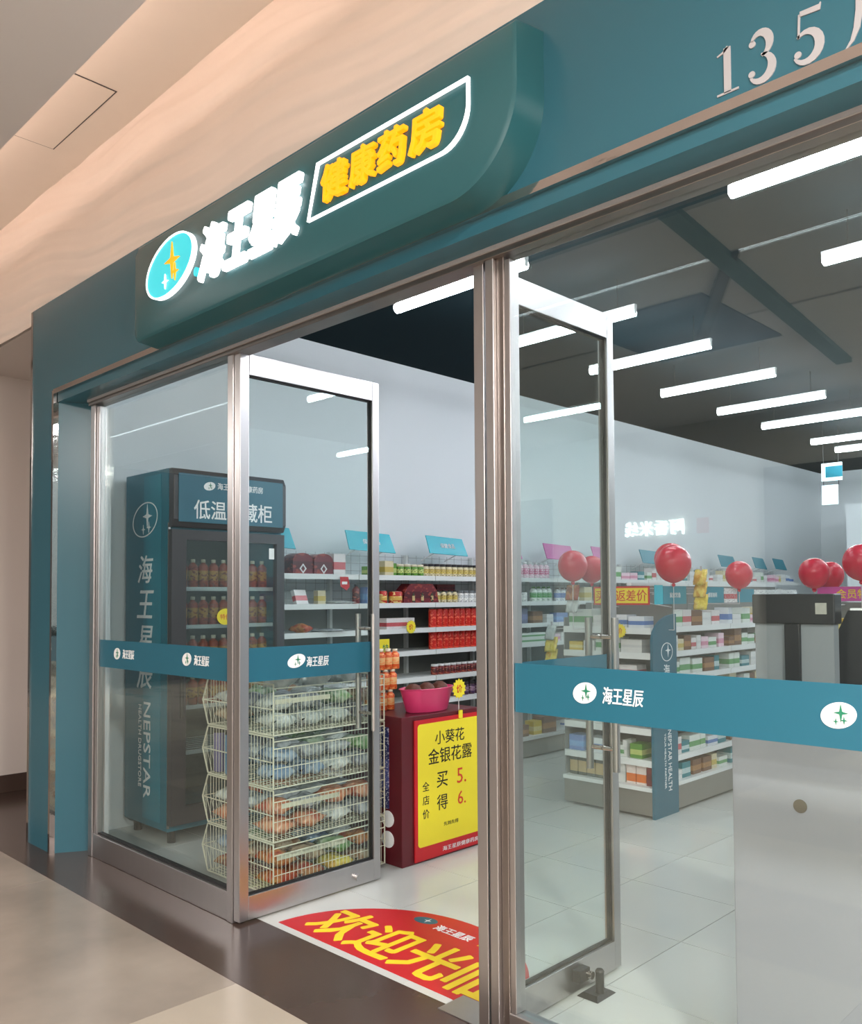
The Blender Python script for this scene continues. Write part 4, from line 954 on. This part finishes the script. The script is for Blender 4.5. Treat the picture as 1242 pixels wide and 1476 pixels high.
ecart('pack_maroon', -2.955, GS[6], 0.035, 0.13, 'narrow red carton right of the orange fruit cartons')
ecart('pack_blue', -3.525, GS[5], 0.12, 0.105, 'blue and white carton on the lower board of the island end shelf')
ecart('pack_white_blue', -3.37, GS[5], 0.13, 0.10, 'white and blue carton right of the blue one on the island end shelf')
ecart('pack_white_green', -3.2, GS[5], 0.12, 0.075, 'pale green carton on the lower board of the island end shelf')
ecart('pack_green', -3.05, GS[5], 0.09, 0.095, 'yellow green carton on the lower board of the island end shelf')
ecart('pack_white', -3.135, GS[5], 0.03, 0.11, 'narrow white carton left of the yellow green one')
ecart('pack_white', -3.33, GS[4], 0.16, 0.06, 'flat white carton under the teal film strip')
for i, spec in ((0, [('pack_white_green', .2, .12), ('pack_white', .15, .08), ('pack_white_blue', .13, .085), ('pack_white_blue', .13, .075)]), (1, [('pack_yellow', .12, .06), ('pack_white', .1, .07), ('pack_white_green', .2, .1), ('pack_white', .17, .085)]), (2, [('pack_white', .2, .08), ('pack_cream', .15, .07), ('pack_white_red', .2, .08)])):
    x = -3.58
    for k, (m, wd, h) in enumerate(spec):
        ecart(m, x + wd / 2, GS[i], wd - 0.01, h, f'{m.replace("pack_", "").replace("_", " and ")} carton, {ords[i]} board of the island end shelf, {ords[k]} from the left'); x += wd
burst('price_burst', (-3.13, 4.992, 1.215), 0.05, 'yellow price burst on the top board of the island end shelf', 'xz')
# banner on the end, banners along the side
def banner(name, plane, a, b, d, z0, z1, m, label, body=None, mt='ink_white', border=None, hh=0.05):
    out = -1 if plane == 'xz' else 1
    t = thing(name, ((a + b) / 2, d, z0) if plane == 'xz' else (d, (a + b) / 2, z0), label, 'banner')
    MB().prism([(a, z0), (b, z0), (b, z1), (a, z1)], plane, d, d - out * 0.004).build('banner_card', border or m, t)
    if border: MB().prism([(a + 0.012, z0 + 0.012), (b - 0.012, z0 + 0.012), (b - 0.012, z1 - 0.012), (a + 0.012, z1 - 0.012)], plane, d, d + out * 0.0015).build('banner_face', m, t)
    if body:
        me = text_mesh(body, mt, bold=0.008, ext=0.0006, size=hh); c = (a + b) / 2; z = (z0 + z1) / 2
        text('lettering', t, me, (c, d + out * 0.0025, z) if plane == 'xz' else (d + out * 0.0025, c, z), '-y' if plane == 'xz' else '+x')
    return t
banner('offer_banner', 'xz', -3.33, -2.90, 4.985, 1.388, 1.512, 'yellow_card', 'yellow banner with red border and red characters on the island end', '买贵返差价', 'ink_red', 'red_card', 0.075)
for x in (-3.32, -2.91): MB().tube((x, 5.29, 1.37), (x, 4.99, 1.40), 0.004, 6).build('banner_arm', 'stick_white', ec)
tl = banner('category_banner', 'yz', 4.985, 5.09, -2.862, 1.392, 1.518, 'cyan_card', 'narrow light cyan flap right of the yellow banner')
banner('category_banner', 'yz', 5.09, 5.40, -2.86, 1.392, 1.512, 'teal_card', 'teal banner with white print right of the yellow banner', '家庭常备', hh=0.035)
banner('category_banner', 'yz', 5.60, 5.96, -2.86, 1.395, 1.508, 'teal_card', 'teal banner with white print behind the single balloon stick', '感冒用药', hh=0.033)
banner('category_banner', 'yz', 5.97, 6.18, -2.86, 1.395, 1.50, 'pack_white_red', 'white and red printed banner left of the black terminal')
banner('category_banner', 'yz', 6.19, 6.47, -2.86, 1.395, 1.495, 'teal_card', 'teal banner just above the left corner of the black terminal')
banner('category_banner', 'yz', 6.48, 7.3, -2.86, 1.395, 1.49, 'pack_white', 'long white banner above the black terminal')
# island body
for k, (ya_, yb_) in enumerate(((5.305, 6.13), (6.13, 6.955), (6.955, 7.78))):
    t = thing('island_shelf', (-3.2, (ya_ + yb_) / 2, 0), f'white island shelving bay, {ords[k]} behind the teal side board', 'shelf', 'island shelving bays')
    part('back_panel', t, 'shelf_back', x=(-3.26, -3.24), y=(ya_ + 0.002, yb_ - 0.002), z=(0.02, 1.52))
    for z in GS[:-1]:
        s = part('shelf_board', t, 'white_metal', x=(-3.24, -2.907), y=(ya_ + 0.004, yb_ - 0.004), z=(z - 0.02, z))
        part('price_rail', s, 'white_metal', x=(-2.907, -2.893), y=(ya_ + 0.004, yb_ - 0.004), z=(z - 0.036, z + 0.003))
        part('shelf_board', t, 'white_metal', x=(-3.59, -3.26), y=(ya_ + 0.004, yb_ - 0.004), z=(z - 0.034, z))
    part('base_deck', t, 'white_metal', x=(-3.6, -2.88), y=(ya_ + 0.004, yb_ - 0.004), z=(0.175, 0.20))
    part('kick_plate', t, 'shelf_base', x=(-3.59, -2.89), y=(ya_ + 0.004, yb_ - 0.004), z=(0.02, 0.175))
    part('top_rail', t, 'white_metal', x=(-3.27, -3.23), y=(ya_ + 0.004, yb_ - 0.004), z=(1.52, 1.54))
    for z in (1.40,): MB().tube((-3.24, ya_ + 0.3, 1.46), (-2.865, ya_ + 0.3, 1.46), 0.004, 6).build('banner_arm', 'stick_white', t)
    for i in range(7):
        y = ya_ + 0.02; q = 0
        while True:
            wd = random.uniform(0.06, 0.16)
            if y + wd > yb_ - 0.012: break
            h = random.uniform(0.06, 0.125)
            m = random.choice(pal)
            put('carton', BOXM[m], (-2.975, y + wd / 2, GS[i] + 0.0005), f'{cname(m)} carton, {ords[i]} board of the {ords[k]} island bay, {ords[q]} from the left', 'box', f'cartons on the {ords[i]} island board', sc=(0.11, wd - 0.006, h)); q += 1
            y += wd + random.choice([0, 0, 0.03])
# clip strips with hanging packs
def clip_strip(x, y, z, ms_, label, nm, hold):
    t = thing('clip_strip', (x, y, z - 0.1 * len(ms_)), label, 'clip strip')
    MB().box(x - 0.006, x + 0.006, y - 0.004, y + 0.004, z - 0.085 * len(ms_) - 0.02, z + 0.03).tube((x, y, hold[2]), hold, 0.003, 6).build('strip', 'stick_white', t)
    for k, m in enumerate(ms_):
        put('hanging_pack', BAG[m], (x, y - 0.001, z - 0.05 - 0.085 * k), f'{m.split("_")[1]} pack hanging on the {nm}, {ords[k]} from its top', 'bag', rx=R(72), sc=(0.5, 0.75, 0.5), rz=random.uniform(-0.2, 0.2))
clip_strip(-3.66, 4.95, 1.24, ['bag_white', 'bag_yellow', 'bag_yellow', 'bag_white'], 'strip of hanging packs at the left corner of the island end', 'strip beside the island end', (-3.6085, 5.05, 1.22))
clip_strip(-3.46, 4.93, 1.52, ['bag_red', 'bag_white'], 'short strip with red and white packs below the paired balloons', 'strip below the paired balloons', (-3.46, 5.2845, 1.34))
clip_strip(-2.80, 5.50, 1.62, ['bag_yellow', 'bag_yellow', 'bag_yellow'], 'strip of yellow packs right of the big red balloon', 'strip right of the big balloon', (-3.2395, 5.50, 1.50))
# balloons on sticks
def balloon(c, r, zb, label, hold):
    t = thing('balloon', (c[0], c[1], zb), label, 'balloon')
    pr = [(0.09, -1.2), (0.045, -1.13)]
    for i in range(1, 14):
        a = math.pi * i / 14; rr_ = math.sin(a) ** 0.92; z = -math.cos(a)
        pr.append((rr_ * (1.0 if z > 0 else 1 - 0.08 * z * z), z * (1.02 if z > 0 else 1.1)))
    pr.append((0.02, 1.02))
    MB().lathe(c, [(a * r, b * r) for a, b in pr], 24).build('balloon_skin', 'red_balloon', t, smooth=True)
    MB().tube((c[0], c[1], zb), (c[0], c[1], c[2] - 1.15 * r), 0.0028, 6).tube((c[0], c[1], zb), hold, 0.0028, 6).build('stick', 'stick_white', t)
    MB().lathe((c[0], c[1], c[2] - 1.32 * r), [(0.006, 0), (0.014, 0.012), (0.01, 0.02)], 10).build('holder_cup', 'red_balloon', t)
balloon((-3.385, 4.82, 1.657), 0.10, 1.225, 'front red balloon of the pair at the right door edge', (-3.385, 4.9995, 1.225))
balloon((-3.38, 5.04, 1.637), 0.09, 1.36, 'rear red balloon of the pair at the right door edge', (-3.38, 5.2845, 1.36))
balloon((-2.845, 5.2, 1.663), 0.118, 1.22, 'largest red balloon above the teal side board', (-2.8845, 5.2, 1.22))
balloon((-2.985, 5.42, 1.70), 0.112, 1.47, 'red balloon half hidden right behind the largest one', (-3.2395, 5.42, 1.47))
balloon((-2.83, 6.15, 1.602), 0.098, 1.385, 'single red balloon left of the black terminal', (-3.2395, 6.15, 1.385))
balloon((-1.915, 5.15, 1.577), 0.085, 1.225, 'front red balloon of the pair above the black terminal', (-1.915, 5.3045, 1.225))
balloon((-1.90, 5.36, 1.565), 0.08, 1.385, 'rear red balloon of the pair above the black terminal', (-1.90, 5.5995, 1.385))
balloon((-1.665, 5.18, 1.634), 0.098, 1.225, 'red balloon cut by the right picture edge', (-1.665, 5.3045, 1.225))
# second island on the right
t = thing('end_cap_shelf', (-1.45, 5.45, 0), 'second island end shelf behind the black terminal at the right', 'shelf')
part('back_panel', t, 'shelf_back', x=(-1.95, -1.1), y=(5.6, 5.62), z=(0.02, 1.40))
for z in GS[:-1]:
    s = part('shelf_board', t, 'white_metal', x=(-1.95, -1.1), y=(5.32, 5.6), z=(z - 0.02, z)); part('price_rail', s, 'white_metal', x=(-1.95, -1.1), y=(5.305, 5.32), z=(z - 0.04, z + 0.003))
part('base_deck', t, 'white_metal', x=(-1.95, -1.1), y=(5.30, 5.6), z=(0.175, 0.2)); part('kick_plate', t, 'shelf_base', x=(-1.94, -1.11), y=(5.31, 5.6), z=(0.02, 0.175))
for i in range(5):
    x = -1.94; q = 0
    while x < -1.26:
        wd = random.uniform(0.08, 0.16); m = random.choice(['pack_yellow', 'pack_cream', 'pack_white_red', 'pack_brown', 'pack_white'])
        put('carton', BOXM[m], (x + wd / 2, 5.42, GS[i] + 0.0005), f'{cname(m)} carton, {ords[i]} board behind the terminal, {ords[q]} from the left', 'box', f'cartons on the {ords[i]} board behind the terminal', sc=(wd - 0.006, 0.12, random.uniform(0.07, 0.12))); x += wd; q += 1
banner('offer_banner', 'xz', -1.95, -1.5, 5.29, 1.41, 1.495, 'pink_card', 'magenta banner with yellow characters at the right picture edge', '会员特惠', 'yellow_ink', 'pink_card', 0.055)

# ================================================================== COUNTER AND TERMINALS
ct = thing('cash_counter', (-0.2, 2.75, 0), 'plain white cash counter behind the right pane', 'counter')
part('counter_body', ct, 'counter_white', x=(-1.16, 1.2), y=(2.45, 3.02), z=(0.0, 1.05), bevel=0.004)
part('counter_top', ct, 'counter_white', x=(-1.165, 1.21), y=(2.44, 3.03), z=(1.05, 1.08), bevel=0.004)
MB().tube((-0.962, 2.4495, 0.858), (-0.962, 2.447, 0.858), 0.019, 20).build('cable_hole', 'hole_brown', ct, smooth=True)
ps1 = thing('sales_terminal', (-1.03, 2.65, 1.08), 'black and silver sales terminal seen from behind on the counter', 'terminal')
part('foot_plate', ps1, 'dark_grey', x=(-1.15, -0.91), y=(2.56, 2.695), z=(1.08, 1.10), bevel=0.004)
part('screen_bar', ps1, 'black_plastic', x=(-1.157, -0.911), y=(2.60, 2.66), z=(1.362, 1.452), bevel=0.004)
part('silver_panel', ps1, 'silver_plastic', x=(-1.152, -1.058), y=(2.61, 2.65), z=(1.10, 1.362))
part('silver_panel', ps1, 'silver_plastic', x=(-1.012, -0.918), y=(2.61, 2.65), z=(1.10, 1.362))
part('centre_column', ps1, 'black_plastic', x=(-1.058, -1.012), y=(2.598, 2.655), z=(1.10, 1.362), bevel=0.003)
part('sticker', ps1, 'sticker_grey', x=(-0.965, -0.933), y=(2.5985, 2.6), z=(1.392, 1.425))
ps2 = thing('customer_display', (-0.86, 2.72, 1.08), 'dark slanted display next to the sales terminal at the right edge', 'terminal')
MB().prism([(-0.945, 1.11), (-0.94, 1.335), (-0.908, 1.402), (-0.835, 1.402), (-0.835, 1.11)], 'xz', 2.70, 2.76).build('display_case', 'black_plastic', ps2)
part('display_cap', ps2, 'ink_white', x=(-0.905, -0.84), y=(2.71, 2.75), z=(1.402, 1.408))
part('display_foot', ps2, 'maroon_card', x=(-0.905, -0.76), y=(2.67, 2.80), z=(1.08, 1.11), bevel=0.004)
